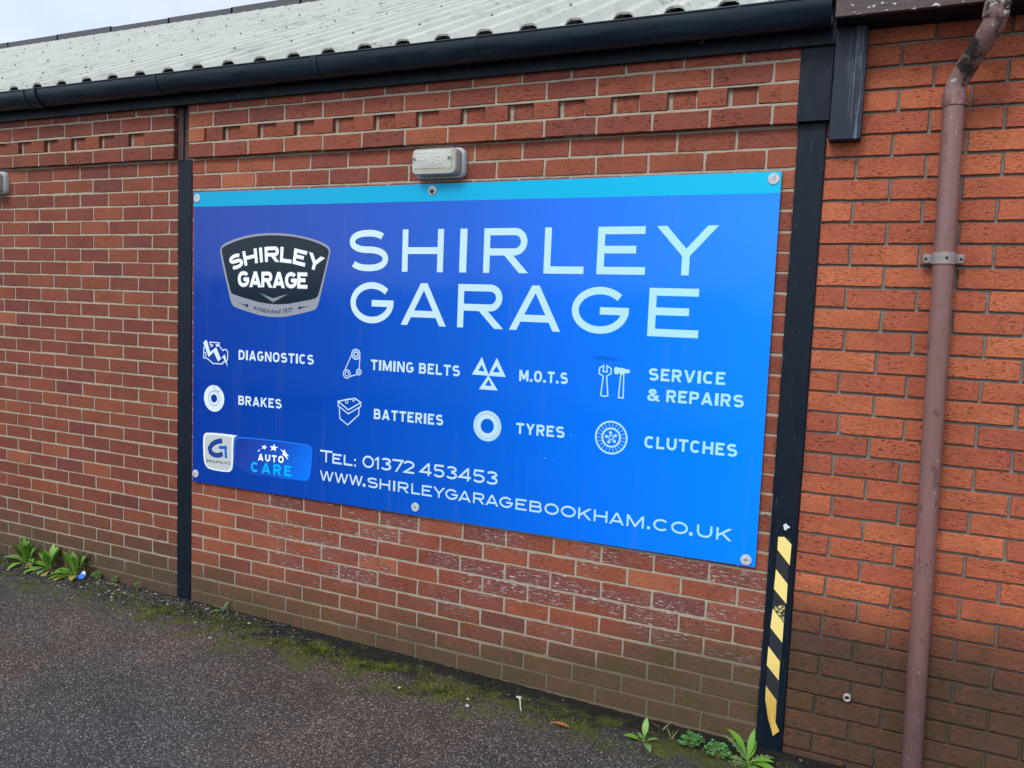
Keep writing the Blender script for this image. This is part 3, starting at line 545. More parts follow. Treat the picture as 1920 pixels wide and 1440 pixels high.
# ------------------------------------------------------------------ lettering: own stroke alphabet, cap height 1
def ell(cx, cy, rx, ry, a0, a1, n=18, p=2.0):
    out = []
    for i in range(n + 1):
        q = R(a0 + (a1 - a0) * i / n); c, s = math.cos(q), math.sin(q)
        out.append((cx + rx * math.copysign(abs(c) ** (2 / p), c), cy + ry * math.copysign(abs(s) ** (2 / p), s)))
    return out
def slope(h, run):                                        # run(hh) = horizontal run per unit height; returns half width along x
    hh = h
    for _ in range(8): hh = h * math.sqrt(1 + run(hh) ** 2)
    return hh
def glyph(ch, w, s, p=2.0):
    h = s / 2; m = 0.5; L = []
    ring = lambda a0, a1: ell(w / 2, .5, w / 2 - h, .5 - h, a0, a1, 36, p)
    if ch == 'I': L = [[(w / 2, 0), (w / 2, 1)]]
    elif ch == 'H': L = [[(h, 0), (h, 1)], [(w - h, 0), (w - h, 1)], [(h, .5), (w - h, .5)]]
    elif ch == 'E': L = [[(w * .97, 1 - h), (h, 1 - h), (h, h), (w, h)], [(h, .52), (w * .80, .52)]]
    elif ch == 'L': L = [[(h, 1), (h, h), (w, h)]]
    elif ch == 'T': L = [[(0, 1 - h), (w, 1 - h)], [(w / 2, 1 - h), (w / 2, 0)]]
    elif ch in 'RPB':
        mid = .47 if ch != 'B' else .52; r = min((1 - h - mid) / 2, w * .4); wr = w if ch == 'P' else w * .97
        if ch == 'B': wr = w * .94
        L = [[(h, 0), (h, 1)], [(h, 1 - h)] + ell(wr - h - r, (1 - h + mid) / 2, r, (1 - h - mid) / 2, 90, -90, 14, p) + [(h, mid)]]
        if ch == 'R':
            x0, x1 = w * .50, w - h * 1.25; k = (x1 - x0) / mid; L.append([(x0, mid), (x1 + k * .2, -.2)])
        if ch == 'B': r2 = min((mid - h) / 2, w * .42); L.append([(h, mid)] + ell(w - h - r2, (h + mid) / 2, r2, (mid - h) / 2, 90, -90, 14, p) + [(h, h)])
    elif ch in 'AV':
        hh = slope(h, lambda q: (w / 2 - q)); k = w / 2 - hh
        L = [[(hh - k * .2, -.2), (w / 2 + k * .02, 1.02)], [(w - hh + k * .2, -.2), (w / 2 - k * .02, 1.02)], [(hh + k * .27, .27), (w - hh - k * .27, .27)]]
        if ch == 'V': L = [[(x, 1 - y) for x, y in q] for q in L[:2]]
    elif ch == 'Y':
        f = .42; hh = slope(h, lambda q: (w / 2 - q) / (1 - f)); k = (w / 2 - hh) / (1 - f)
        L = [[(hh - k * .2, 1.2), (w / 2, f), (w / 2, 0)], [(w - hh + k * .2, 1.2), (w / 2, f), (w / 2, f - .05)]]
    elif ch == 'W':
        hh = slope(h, lambda q: (w / 4 - q / 2)); k = (w - 2 * hh) / 4
        L = [[(hh - k * .2, 1.2), (hh + k * 1.2, -.2)], [(hh + k * .8, -.2), (hh + k * 2.2, 1.2)], [(hh + k * 1.8, 1.2), (hh + k * 3.2, -.2)], [(hh + k * 2.8, -.2), (hh + k * 4.2, 1.2)]]
    elif ch == 'M':
        lo = .22 if w < .95 else .08; k = (w / 2 - h) / (1 - lo)
        L = [[(h, 0), (h, 1)], [(w - h, 0), (w - h, 1)], [(h - k * .1, 1.1), (w / 2 + k * .03, lo - .03)], [(w - h + k * .1, 1.1), (w / 2 - k * .03, lo - .03)]]
    elif ch == 'N': k = w - 2 * h; L = [[(h, 0), (h, 1)], [(w - h, 0), (w - h, 1)], [(h + k * -.05, 1.1), (w - h + k * .05, -.1)]]
    elif ch == 'K':
        L = [[(h, 0), (h, 1)], [(s * .8, .36), (w - h * 1.5, 1.0), (w - h * 1.5 + .25, 1.25)], [(w * .42, .52), (w - h * 1.3, 0), (w - h * 1.3 + .2, -.25)]]
    elif ch == 'O' or ch == '0': L = [ring(0, 360)]
    elif ch == 'C': L = [ring(42, 318)]
    elif ch == 'G': L = [ring(40, 358) + [(w - h, .49)], [(w, .49), (w * .50, .49)]] if w > .9 else [ring(45, 350) + [(w - h, .47)], [(w, .46), (w * .52, .46)]]
    elif ch == 'D': r = min(.5 - h, w * .6); L = [[(h, 0), (h, 1)], [(h, 1 - h)] + ell(w - h - r, .5, r, .5 - h, 90, -90, 20, p) + [(h, h)]]
    elif ch == 'U': r = min(w / 2 - h, .42); L = [[(h, 1), (h, h + r)] + ell(h + r, h + r, r, r, 180, 270, 12)[1:] + ell(w - h - r, h + r, r, r, 270, 360, 12) + [(w - h, 1)]]
    elif ch == 'S':
        mu = .52; ru_, rl = (1 - h - mu) / 2, (mu - h) / 2
        up = ell(w / 2 - w * .01, (1 - h + mu) / 2, w / 2 - h - w * .02, ru_, 32, 262, 22, 2.25); lo_ = ell(w / 2, (mu + h) / 2, w / 2 - h, rl, 82, -150, 22, 2.25)
        L = [up + lo_]
    elif ch == '&': L = [[(w * 1.02, -.04), (w * .28, .72)], ell(w * .43, .745, w * .24, .255 - h, 205, -45, 14), [(w * .60, .60), (w * .25, .44)], ell(w * .40, .28, w * .40 - h, .28 - h, 125, 320, 16), [(w * .66, .10), (w * .82, .30), (w * .88, .50)]]
    elif ch == '.': L = [[(w / 2, 0), (w / 2, min(1, w))]]
    elif ch == ':': L = [[(w / 2, 0), (w / 2, .19)], [(w / 2, .55), (w / 2, .74)]]
    elif ch == '1': L = [[(w - h, 0), (w - h, 1)], [(w - h, .93), (0, .72)]]
    elif ch == '2': L = [ell(w / 2, .68, w / 2 - h, .32 - h, 165, -28, 18) + [(h * 1.6, h), (w, h)]]
    elif ch == '3': L = [ell(w / 2 - .02, .755, w / 2 - h - .04, .245 - h, 150, -90, 16), ell(w / 2 - .02, (.51 + h) / 2, w / 2 - h, (.51 - h) / 2, 90, -150, 18)]
    elif ch == '4': L = [[(w * .76, 0), (w * .76, 1)], [(w, .27), (h, .27), (w * .78, .98)]]
    elif ch == '5': L = [[(w * .93, 1 - h), (w * .2, 1 - h), (w * .13, .56)], ell(w / 2, .33, w / 2 - h, .33 - h, 140, -150, 20)]
    elif ch == '7': L = [[(0, 1 - h), (w - h * .6, 1 - h), (w * .28, -.12)]]
    elif ch == '9': L = [ell(w / 2, .68, w / 2 - h, .32 - h, 0, 360, 16), [(w - h, .7), (w * .8, .2), (w * .4, 0)]]
    elif ch == 'e': L = [ell(w / 2, .36, w / 2 - h, .36 - h, -40, -360, 16) + [(h, .36)]]
    elif ch == 's': L = [[(x, y * .72) for x, y in glyph('S', w, s * 1.2)[0]]]
    elif ch == 't': L = [[(w * .45, .95), (w * .45, h), (w, h)], [(0, .70), (w, .70)]]
    elif ch == 'a': L = [ell(w / 2, .36, w / 2 - h, .36 - h, 0, 360, 16), [(w - h, .72), (w - h, 0)]]
    elif ch == 'b': L = [ell(w / 2, .36, w / 2 - h, .36 - h, 0, 360, 16), [(h, 1), (h, 0)]]
    elif ch == 'd': L = [ell(w / 2, .36, w / 2 - h, .36 - h, 0, 360, 16), [(w - h, 1), (w - h, 0)]]
    elif ch == 'l': L = [[(w / 2, 0), (w / 2, 1)]]
    elif ch == 'i': L = [[(w / 2, 0), (w / 2, .7)], [(w / 2, .84), (w / 2, 1)]]
    elif ch == 'h': L = [[(h, 0), (h, 1)], [(h, .5)] + ell(w / 2, .5, w / 2 - h, .22 - h, 180, 0, 10) + [(w - h, 0)]]
    return L
def ribbon(pts, hw, closed=False):
    """list of quads (4 points each) of a stroked polyline with mitred joins"""
    P = [pts[0]] + [q for i, q in enumerate(pts[1:]) if math.dist(q, pts[i]) > 1e-6]
    if math.dist(P[0], P[-1]) < 1e-5 and len(P) > 3: closed = True; P = P[:-1]
    n = len(P); Lf, Rt = [], []
    for i in range(n):
        a = P[(i - 1) % n] if (closed or i) else None; c = P[(i + 1) % n] if (closed or i < n - 1) else None; b = P[i]
        def nrm(u, v): d = math.dist(u, v); return (-(v[1] - u[1]) / d, (v[0] - u[0]) / d)
        n1 = nrm(a, b) if a else nrm(b, c); n2 = nrm(b, c) if c else n1
        mx_, my = n1[0] + n2[0], n1[1] + n2[1]; ln = math.hypot(mx_, my) or 1; mx_, my = mx_ / ln, my / ln
        k = hw / max(0.35, mx_ * n1[0] + my * n1[1])
        Lf.append((b[0] + mx_ * k, b[1] + my * k)); Rt.append((b[0] - mx_ * k, b[1] - my * k))
    return [[Lf[i], Rt[i], Rt[(i + 1) % n], Lf[(i + 1) % n]] for i in range(n if closed else n - 1)]
def clip(poly, lo, hi):
    for sgn, lim in ((1, lo), (-1, -hi)):
        out = []
        for i in range(len(poly)):
            a, b = poly[i - 1], poly[i]; da, db = sgn * a[1] - lim, sgn * b[1] - lim
            if (da >= 0) != (db >= 0): t = da / (da - db); out.append((a[0] + (b[0] - a[0]) * t, a[1] + (b[1] - a[1]) * t))
            if db >= 0: out.append(b)
        poly = out
        if len(poly) < 3: return []
    return poly
SY = -0.016                                               # printed face of the sign
def layer(k): return SY - 0.00025 * k
def put_glyph(mb, ch, w, s, fn, lay, grow=0.0, p=2.0, mi=0):
    for k, st in enumerate(glyph(ch, w, s, p)):
        for q in ribbon(st, s / 2 + grow):
            q = clip(q, -grow, 1 + grow)
            if q: 
                z = [fn(*a) for a in q]; y = layer(lay) - 0.00004 * k
                mb.add([(a, y, b) for a, b in z], [tuple(range(len(z)))], mi)
def put_boxes(mb, items, zb, zt, s, lay, p=2.0, cap=None):
    """items: (char, x0, x1); zb, zt: functions of x giving base line and cap line"""
    for ch, x0, x1 in items:
        xm = (x0 + x1) / 2; b, t = zb(xm), zt(xm); hgt = t - b; w_ = (x1 - x0) / hgt; hh = hgt
        st = w_ if ch in 'I.' else s
        put_glyph(mb, ch, w_, st, lambda gx, gy: (x0 + gx * hgt, zb(x0 + gx * hgt) + gy * hgt), lay, p=p)
DIN = dict(I=.22, L=.55, E=.58, T=.62, S=.66, C=.66, G=.68, O=.70, D=.66, N=.70, M=.84, A=.74, V=.72, Y=.70, R=.64, P=.62, B=.64, K=.68, U=.66, H=.68)
DIN.update({'&': .78, '.': .22, ' ': .22})
def set_line(mb, text, x0, x1, zb0, zt0, zb1, zt1, s, lay, gap=.13, wid=DIN, p=2.6):
    ws = [wid[c] for c in text]; tot = sum(ws) + gap * (len(ws) - 1); hgt = ((zt0 - zb0) + (zt1 - zb1)) / 2
    k = (x1 - x0) / (tot * hgt); x = x0; zb = lambda q: zb0 + (zb1 - zb0) * (q - x0) / (x1 - x0); zt = lambda q: zt0 + (zt1 - zt0) * (q - x0) / (x1 - x0)
    for c, ww in zip(text, ws):
        a, b = x, x + ww * hgt * k; x = b + gap * hgt * k
        if c != ' ': put_boxes(mb, [(c, a, b)], zb, zt, s, lay, p)
def stroke(mb, pts, hw, lay, closed=False, mi=0):
    for q in ribbon(pts + ([pts[0]] if closed else []), hw): mb.add([(a, layer(lay), b) for a, b in q], [(0, 1, 2, 3)], mi)
def disc(mb, cx, cz, r0, r1, lay, mi=0, n=40):
    P = [(math.cos(2 * math.pi * i / n), math.sin(2 * math.pi * i / n)) for i in range(n)]
    vs = [(cx + r1 * a, layer(lay), cz + r1 * b) for a, b in P] + [(cx + r0 * a, layer(lay), cz + r0 * b) for a, b in P]
    mb.add(vs, [(i, (i + 1) % n, n + (i + 1) % n, n + i) for i in range(n)], mi)
def smooth_pts(pts, it=2):
    for _ in range(it):
        out = []
        for i in range(len(pts)):
            a, b = pts[i], pts[(i + 1) % len(pts)]
            out += [(a[0] * .75 + b[0] * .25, a[1] * .75 + b[1] * .25), (a[0] * .25 + b[0] * .75, a[1] * .25 + b[1] * .75)]
        pts = out
    return pts

sign = thing('shop_sign', 'large glossy blue garage sign screwed to the brick wall', 'sign', (1.295, -0.014, 0.67))
mb = MB()
q = [(-0.1738, 0.6728), (2.7660, 0.6975), (2.7645, 2.214), (-0.1735, 2.2075)]
mb.add([(a, SY, b) for a, b in q] + [(a, SY + .004, b) for a, b in q], [(0, 1, 2, 3)]); mb.add([(a, SY, b) for a, b in q] + [(a, SY + .004, b) for a, b in q], [(4, 7, 6, 5), (0, 4, 5, 1), (1, 5, 6, 2), (2, 6, 7, 3), (3, 7, 4, 0)], 1)
panel = mb.build('panel', [m_panel, m_edge], sign, normals=False)
mb = MB(); mb.poly([(-0.1736, 2.1335), (2.7645, 2.1345), (2.7643, 2.2137), (-0.1734, 2.2072)], layer(1)); mb.build('header_stripe', m_stripe, sign)
for nm_, its, b0, t0 in (('SHIRLEY', [('S', .8190, 1.0385), ('H', 1.115, 1.3315), ('I', 1.4149, 1.4502), ('R', 1.534, 1.748), ('L', 1.8213, 2.001), ('E', 2.058, 2.263), ('Y', 2.3027, 2.547)], lambda x: 1.8165 + (x - 1.1) * .0045, lambda x: 2.0090 + (x - 1.1) * .0055),
                     ('GARAGE', [('G', .8325, 1.0745), ('A', 1.117, 1.3560), ('R', 1.4137, 1.6400), ('A', 1.6702, 1.9095), ('G', 1.9578, 2.2046), ('E', 2.2864, 2.491)], lambda x: 1.5725 + (x - 1.1) * .0035, lambda x: 1.7655 + (x - 1.1) * .0040)):
    mb = MB(); put_boxes(mb, its, b0, t0, .158, 1); mb.build('title_lettering', m_white, sign)['label'] = 'big pale word ' + nm_
def caption(lines, label):
    for ln in lines:                                      # every word a part of its own
        tot = sum(DIN[c] for c in ln[0]) + .13 * (len(ln[0]) - 1); i = 0
        for wd in ln[0].split(' '):
            a = (sum(DIN[c] + .13 for c in ln[0][:i])) / tot; b = a + (sum(DIN[c] for c in wd) + .13 * (len(wd) - 1)) / tot; i += len(wd) + 1
            t, x0, x1, q0, q1, q2, q3 = ln; lp = lambda u, v, k: u + (v - u) * k
            mb = MB(); set_line(mb, wd, lp(x0, x1, a), lp(x0, x1, b), lp(q0, q2, a), lp(q1, q3, a), lp(q0, q2, b), lp(q1, q3, b), .205, 1, .14)
            mb.build('caption_lettering', m_white, sign)['label'] = 'small white lettering ' + wd
caption([('DIAGNOSTICS', .1410, .6215, 1.3505, 1.4008, 1.3543, 1.4025)], 'small white word DIAGNOSTICS')
caption([('BRAKES', .1420, .4256, 1.1161, 1.1640, 1.1192, 1.1670)], 'small white word BRAKES')
caption([('TIMING BELTS', .9576, 1.4365, 1.3513, 1.4010, 1.3527, 1.4015)], 'small white words TIMING BELTS')
caption([('BATTERIES', .9808, 1.3586, 1.1186, 1.1673, 1.1218, 1.1712)], 'small white word BATTERIES')
caption([('M.O.T.S', 1.7290, 1.9545, 1.3541, 1.4028, 1.3559, 1.4052)], 'small white letters M.O.T.S')
caption([('TYRES', 1.7244, 1.9510, 1.1219, 1.1700, 1.1243, 1.1731)], 'small white word TYRES')
caption([('SERVICE', 2.3020, 2.6070, 1.3979, 1.4476, 1.4008, 1.4507), ('& REPAIRS', 2.3010, 2.6825, 1.3143, 1.3637, 1.3179, 1.3675)], 'small white words SERVICE & REPAIRS')
caption([('CLUTCHES', 2.3000, 2.6702, 1.1210, 1.1700, 1.1230, 1.1730)], 'small white word CLUTCHES')
mb = MB()
zl = lambda b, k: (lambda x: b + (x - .67) * k)
put_boxes(mb, [('T', .6700, .7446)], zl(.8772, .0035), zl(.9368, .0035), .155, 1)
put_boxes(mb, [('E', .7450, .8005), ('L', .8125, .8640), (':', .8715, .8872)], zl(.8755, .0045), zl(.9260, .0045), .185, 1)
mb.build('phone_lettering', m_white, sign)['label'] = 'pale word TEL'; mb = MB()
put_boxes(mb, [('0', .9226, .9880), ('1', .9941, 1.0160), ('3', 1.0261, 1.0870), ('7', 1.0915, 1.1507), ('2', 1.1525, 1.2130)], zl(.8770, .0040), zl(.9365, .0045), .155, 1); mb.build('phone_lettering', m_white, sign)['label'] = 'pale digits 01372'; mb = MB()
put_boxes(mb, [('4', 1.2422, 1.3055), ('5', 1.3138, 1.3738), ('3', 1.3812, 1.4402), ('4', 1.4480, 1.5105), ('5', 1.5182, 1.5798), ('3', 1.5860, 1.6456)], zl(.8770, .0040), zl(.9365, .0045), .155, 1)
mb.build('phone_lettering', m_white, sign)['label'] = 'pale digits 453453'
mb = MB(); put_boxes(mb, D['www'], zl(.7838, .0012), zl(.8335, .0010), .165, 1); mb.build('web_lettering', m_white, sign)['label'] = 'pale web address line along the bottom'

# service icons
IW = .0026
def icon(label, fn):
    mb = MB(); fn(mb); mb.build('icon', [m_white, m_lineblue], sign)['label'] = label
def f_eng(mb):
    stroke(mb, D['eng1'], IW, 1); stroke(mb, D['eng2'], IW, 1); stroke(mb, D['eng3'], IW, 2); mb.poly(D['bolt'], layer(4))
icon('engine outline with a lightning bolt', f_eng)
def f_brake(mb):
    x, z, r, r2, r3 = D['brake']; disc(mb, x, z, r3, r, 1); disc(mb, x, z, r2 - .0012, r2 + .0012, 2, 1); stroke(mb, D['calip'], .0013, 2, mi=1)
    for k in range(6): disc(mb, x + (r2 + r3) / 2 * math.sin(k * math.pi / 3), z + (r2 + r3) / 2 * math.cos(k * math.pi / 3), .0001, .0018, 3, 1, 8)
icon('brake disc', f_brake)
def f_belt(mb):
    for n_, k in (('tb1', .0022), ('tb2', .0024), ('tb3', .0022)):
        x, z, a, b = D[n_]; disc(mb, x, z, a - .0045, a, 2); disc(mb, x, z, b - .004, b, 2)
    x, z, a, b = D['tb1']
    for k in range(12): t = k * math.pi / 6; stroke(mb, [(x + b * math.cos(t), z + b * math.sin(t)), (x + a * math.cos(t), z + a * math.sin(t))], .0018, 3)
    for n_ in ('tbl', 'tbl2', 'tbl3'): stroke(mb, D[n_], .0023, 1)
icon('timing belt round three pulleys', f_belt)
def f_bat(mb):
    stroke(mb, D['bat1'], IW * 1.1, 1, True)
    for k, n_ in enumerate(('bat2', 'bat3')): stroke(mb, D[n_], IW, 2 + k)
    for n_ in ('bat4', 'bat5'): mb.poly(smooth_pts(D[n_], 1), layer(4)); c_ = D[n_]; mb.poly([((c_[i][0] * .5 + (c_[0][0] + c_[3][0]) / 4), c_[i][1] * .55 + .45 * (c_[0][1] + c_[1][1]) / 2) for i in range(4)], layer(5), 1)
icon('car battery', f_bat)
def f_mot(mb):
    for i in range(3):
        o, n_ = D['mo%d' % i], D['mi%d' % i]
        for a in range(3): b = (a + 1) % 3; mb.add([(p[0], layer(1 + .2 * i), p[1]) for p in (o[a], o[b], n_[b], n_[a])], [(0, 1, 2, 3)])
icon('three hollow triangles', f_mot)
def f_tyre(mb):
    x, z, r, r2, r3 = D['tyre']; disc(mb, x, z, r3, r, 1); disc(mb, x, z, r2 - .0006, r2 + .0006, 2, 1)
    for k in range(44):
        t = k * 2 * math.pi / 44; stroke(mb, [(x + (r - .006) * math.cos(t), z + (r - .006) * math.sin(t)), (x + (r - .003) * math.cos(t + .05), z + (r - .003) * math.sin(t + .05))], .0006, 2, mi=1)
icon('tyre ring', f_tyre)
def f_tools(mb): stroke(mb, D['span'], IW, 1, True); mb.poly(smooth_pts(D['ham'], 1), layer(2)); stroke(mb, D['hamh'], IW, 1, True)
icon('spanner and hammer', f_tools)
def f_clu(mb):
    x, z, r, r2, r3, r4, r5 = D['clu']; disc(mb, x, z, r2, r, 1); disc(mb, x, z, r4, r3, 1); disc(mb, x, z, r5 - .0045, r5, 1)
    for k in range(22): t = k * 2 * math.pi / 22 + .06; stroke(mb, [(x + r3 * math.cos(t), z + r3 * math.sin(t)), (x + r2 * math.cos(t), z + r2 * math.sin(t))], .0009, 2)
    for k in range(5):
        t = R(72 * k + 100); c_ = (x + .0205 * math.cos(t), z + .0205 * math.sin(t)); a = (math.cos(t) * .006, math.sin(t) * .006); b = (-a[1], a[0])
        mb.poly([(c_[0] + a[0] + b[0], c_[1] + a[1] + b[1]), (c_[0] - a[0] + b[0], c_[1] - a[1] + b[1]), (c_[0] - a[0] - b[0], c_[1] - a[1] - b[1]), (c_[0] + a[0] - b[0], c_[1] + a[1] - b[1])], layer(1))
icon('clutch plate', f_clu)

# shield badge
mb = MB(); mb.poly(smooth_pts(D['rim']), layer(1)); badge = mb.build('badge', m_rim, sign); badge['label'] = 'grey edged charcoal shield badge'
mb = MB(); mb.poly(smooth_pts(D['core']), layer(2)); mb.build('badge_field', m_core, badge)
mb = MB(); mb.poly(D['chev'], layer(3)); mb.poly(D['chev2'], layer(3)); mb.build('chevron', m_rim, badge)
for n_ in ('dart1', 'dart2'): mb = MB(); mb.poly(D[n_], layer(3)); mb.build('dart', m_ink, badge)
HEL = dict(S=.66, H=.70, I=.25, R=.70, L=.58, E=.62, Y=.72, G=.74, A=.76)
mb = MB()
for grow, lay, mi in ((.035, 3, 1), (0, 5, 0)):
    ws = [HEL[c] for c in 'SHIRLEY']; hgt = .074; gap = .075; tot = sum(ws) + gap * 6; arc = .568; k = arc / (tot * hgt); Rr = .80; xc, zc_ = .3715, 1.8545 - Rr
    x = -arc / 2
    for c, ww in zip('SHIRLEY', ws):
        a = x; x += (ww + gap) * hgt * k; wg = ww * k
        def fn(gx, gy, a=a): t = (a + gx * hgt) / Rr; rr = Rr + gy * hgt; return (xc + rr * math.sin(t), zc_ + rr * math.cos(t))
        put_glyph(mb, c, wg, .212, fn, lay, grow, 2.3, mi)
    ws = [HEL[c] for c in 'GARAGE']; gap = .035; tot = sum(ws) + gap * 5; L0, L1, hgt = .1335, .5755, .077; k = (L1 - L0) / (tot * hgt); x = L0
    for c, ww in zip('GARAGE', ws):
        a = x; x += (ww + gap) * hgt * k; wg = ww * k
        put_glyph(mb, c, wg, .212, lambda gx, gy, a=a: (a + gx * hgt, 1.7258 + gy * hgt), lay, grow, 2.3, mi)
mb.build('badge_lettering', [m_badge_white, m_halo], badge)
EST = dict(e=.52, s=.48, t=.32, a=.52, b=.54, l=.16, i=.16, h=.52, d=.54); EST.update({'1': .30, '9': .52, '7': .50, ' ': .28})
mb = MB(); txt = 'established 1971'; ws = [EST[c] for c in txt]; gap = .13; hgt = .0225; tot = sum(ws) + gap * (len(ws) - 1); k = .2445 / (tot * hgt); x = .2381
for c, ww in zip(txt, ws):
    a = x; x += (ww + gap) * hgt * k
    if c == ' ': continue
    put_glyph(mb, c, ww * k, .15, lambda gx, gy, a=a: (a + gx * hgt, 1.5955 + 1.02 * (a + gx * hgt - .37) ** 2 + gy * hgt), 3)
mb.build('badge_lettering', m_ink, badge)

# partner logo plate
mb = MB(); mb.poly(smooth_pts(D['gb'], 1), layer(1)); logo = mb.build('partner_logo', m_gedge, sign); logo['label'] = 'blue rounded logo plate with silver tab'
mb = MB(); mb.poly(smooth_pts(D['gbi'], 1), layer(2)); mb.build('logo_field', m_gblue, logo)
mb = MB(); mb.poly(smooth_pts(D['gw'], 1), layer(3)); mb.poly(smooth_pts(D['gi'], 1), layer(4), 1); tab = mb.build('silver_tab', [m_pale, m_silver], logo)
mb = MB(); stroke(mb, smooth_pts(D['G1'], 0), .0135, 5); stroke(mb, D['G2'], .0085, 6, mi=1); stroke(mb, D['G3'], .0075, 7, mi=1); mb.build('emblem', [m_mblue, flat('printed_mid_blue', (0.004, .10, .42))], logo)
WID = dict(G=.95, R=.8, O=1.0, U=.85, P=.8, A=.95, T=.8, C=.8, E=.7)
mb = MB(); set_line(mb, 'GROUPAUTO', -.0783, .0925, .7897, .8043, .7923, .8066, .20, 5, .14, WID, 2.0); mb.build('logo_lettering', m_ink, logo)
mb = MB(); set_line(mb, 'AUTO', .2770, .4440, .8381, .8735, .8420, .8784, .24, 3, .22, DIN, 2.3)
for n_ in ('st1', 'st2', 'st3', 'st4'): mb.poly(D[n_], layer(3))
mb.build('logo_lettering', m_badge_white, logo)
mb = MB(); set_line(mb, 'CARE', .2310, .4938, .7738, .8275, .7784, .8339, .22, 3, .26, DIN, 2.1); mb.build('logo_lettering', m_cyan, logo)
# fixing screws with plastic caps
for x, z, dirty in ((-.149, 2.1765, 0), (1.2655, 2.1817, 1), (2.7378, 2.1862, 0), (-.1518, .7169, 0), (1.2251, .7235, 0), (2.7305, .7218, 0)):
    mb = MB(); mb.lathe(x, SY, z, [(.0215, 0), (.0215, .002), (.0195, .0042), (.0085, .005), (.0075, .0035), (.0045, .0035)], 26); s_ = mb.build('fixing_screw', m_cap, sign, smooth=True)
    if dirty:
        s_['label'] = 'dirty screw cap under the lamp'
        mb = MB(); mb.poly([(x + .012 * math.cos(t) * (1 + .3 * math.sin(3 * t)), z - .006 + .010 * math.sin(t) * (1 + .25 * math.cos(5 * t))) for t in [i * math.pi / 10 for i in range(20)]], SY - .0055); mb.build('grime', m_dark, s_)
    mb = MB(); mb.lathe(x, SY - .0034, z, [(.0048, 0), (.0044, .0012), (.0018, .0014), (.0015, .0004)], 12); mb.build('screw_head', m_steel, s_)
# hazard tape on the wider column
mb = MB()
tl = lambda z: 2.8335 + (z - .2) * .0148
mb.add([(tl(.835), -.0088, .832), (tl(.835) + .0465, -.0088, .829), (tl(.2) + .0500, -.0088, .115), (tl(.2) + .02, -.0088, .10), (tl(.2) + .003, -.0088, .24)], [(0, 4, 3, 2, 1)])
for i in range(5): mb.poly(D['tp%d' % i], -.0096, 1)
mb.poly(D['tpw'], -.0093, 2)
f_ = D['tpf']
vs = [(f_[0][0], -.0098, f_[0][1]), (f_[1][0] - .003, -.020, f_[1][1]), (f_[2][0] - .002, -.027, f_[2][1]), (f_[3][0], -.028, f_[3][1]), (f_[4][0], -.022, f_[4][1]), (f_[5][0], -.016, f_[5][1]), (f_[6][0] + .004, -.0105, f_[6][1]), (f_[2][0] + .009, -.018, f_[2][1] - .005)]
mb.add(vs, [(0, 1, 6), (1, 2, 7), (1, 7, 6), (2, 3, 7), (7, 3, 4), (7, 4, 5), (7, 5, 6)], 1)
tag(mb.build('hazard_tape', [m_tape, m_yellow, m_worn], normals=False), 'black and yellow striped hazard tape peeling off the black column foot', 'tape')
# drill hole marks left in the bricks below the sign corner
m_hole = Mat('hole_dust', .9, (.10, .075, .07))
for x, z, q in ((2.735, .655, .006), (2.738, .640, .0045), (2.79, .905, .004)):
    mb = MB(); mb.lathe(x, -.0015, z, [(q * 1.5, 0), (q * 1.3, .0012), (q, .001), (q * .8, -.004)], 10)
    mb.build('drill_hole', m_hole, garage)
# pipe stub in the right wall
mb = MB(); mb.lathe(3.129, .004, .253, [(.0135, -.02), (.0135, .016), (.0127, .0175), (.0095, .0175), (.009, .0165), (.009, -.02)], 20)
tag(mb.build('pipe_stub', Mat('dirty_white_plastic', .5, (.34, .30, .28)), smooth=True), 'short cut white pipe end sticking out of the dark lower bricks', 'pipe')
mb = MB(); mb.add([(2.437, -.0535, 2.690), (2.443, -.056, 2.699), (2.452, -.0545, 2.706), (2.455, -.0535, 2.702), (2.447, -.0535, 2.693)], [(0, 1, 2, 3, 4)])
tag(mb.build('dead_leaf', Mat('orange_leaf', .7, (.35, .11, .02))), 'tiny orange dead leaf stuck on the black fascia', 'leaf')
# ------------------------------------------------------------------ the ground
def gh(x, y):
    d = -0.024 * min(1, max(0, (x - 0.3) / 2.0)) * math.exp(-((y + 0.02) / 0.22) ** 2)
    return d
def axis(lo, a, b, hi, st, g):
    v = []; q = a
    while q < b: v.append(q); q += st
    v.append(b); s = st; q = b
    while q < hi: s *= g; q += s; v.append(min(q, hi))
    s = st; q = a; u = []
    while q > lo: s *= g; q -= s; u.append(max(q, lo))
    return u[::-1] + v
gx = axis(-70, -2.6, 3.8, 70, 0.02, 1.3); gy = axis(-70, -1.1, 0.06, 60, 0.02, 1.22)
r2 = random.Random(3); vs = []
for y in gy:
    for x in gx:
        near = max(0, 1 - abs(y + .1) / .45)
        vs.append((x, y, gh(x, y) + (r2.uniform(-.0022, .0022) * (near + .25) if -2.7 < x < 3.9 and y > -1.2 else 0) + .003 * math.sin(x * 2.1 + y) * math.sin(y * 2.7)))
nx = len(gx); fs = [(j * nx + i, j * nx + i + 1, (j + 1) * nx + i + 1, (j + 1) * nx + i) for j in range(len(gy) - 1) for i in range(nx - 1)]
m_asph = Mat('worn_asphalt', 0.8, spec=0.18); x, y, z = m_asph.xyz()
v1 = m_asph.vor(205, 'Color'); sp = m_asph.t.nodes.new('ShaderNodeSeparateColor'); m_asph.t.links.new(v1, sp.inputs[0])
c = m_asph.ramp(sp.outputs[0], [(0.0, (0.021, 0.019, 0.019)), (0.45, (0.043, 0.039, 0.037)), (0.8, (0.072, 0.065, 0.061)), (0.92, (0.120, 0.110, 0.101)), (1.0, (0.27, 0.25, 0.23))])
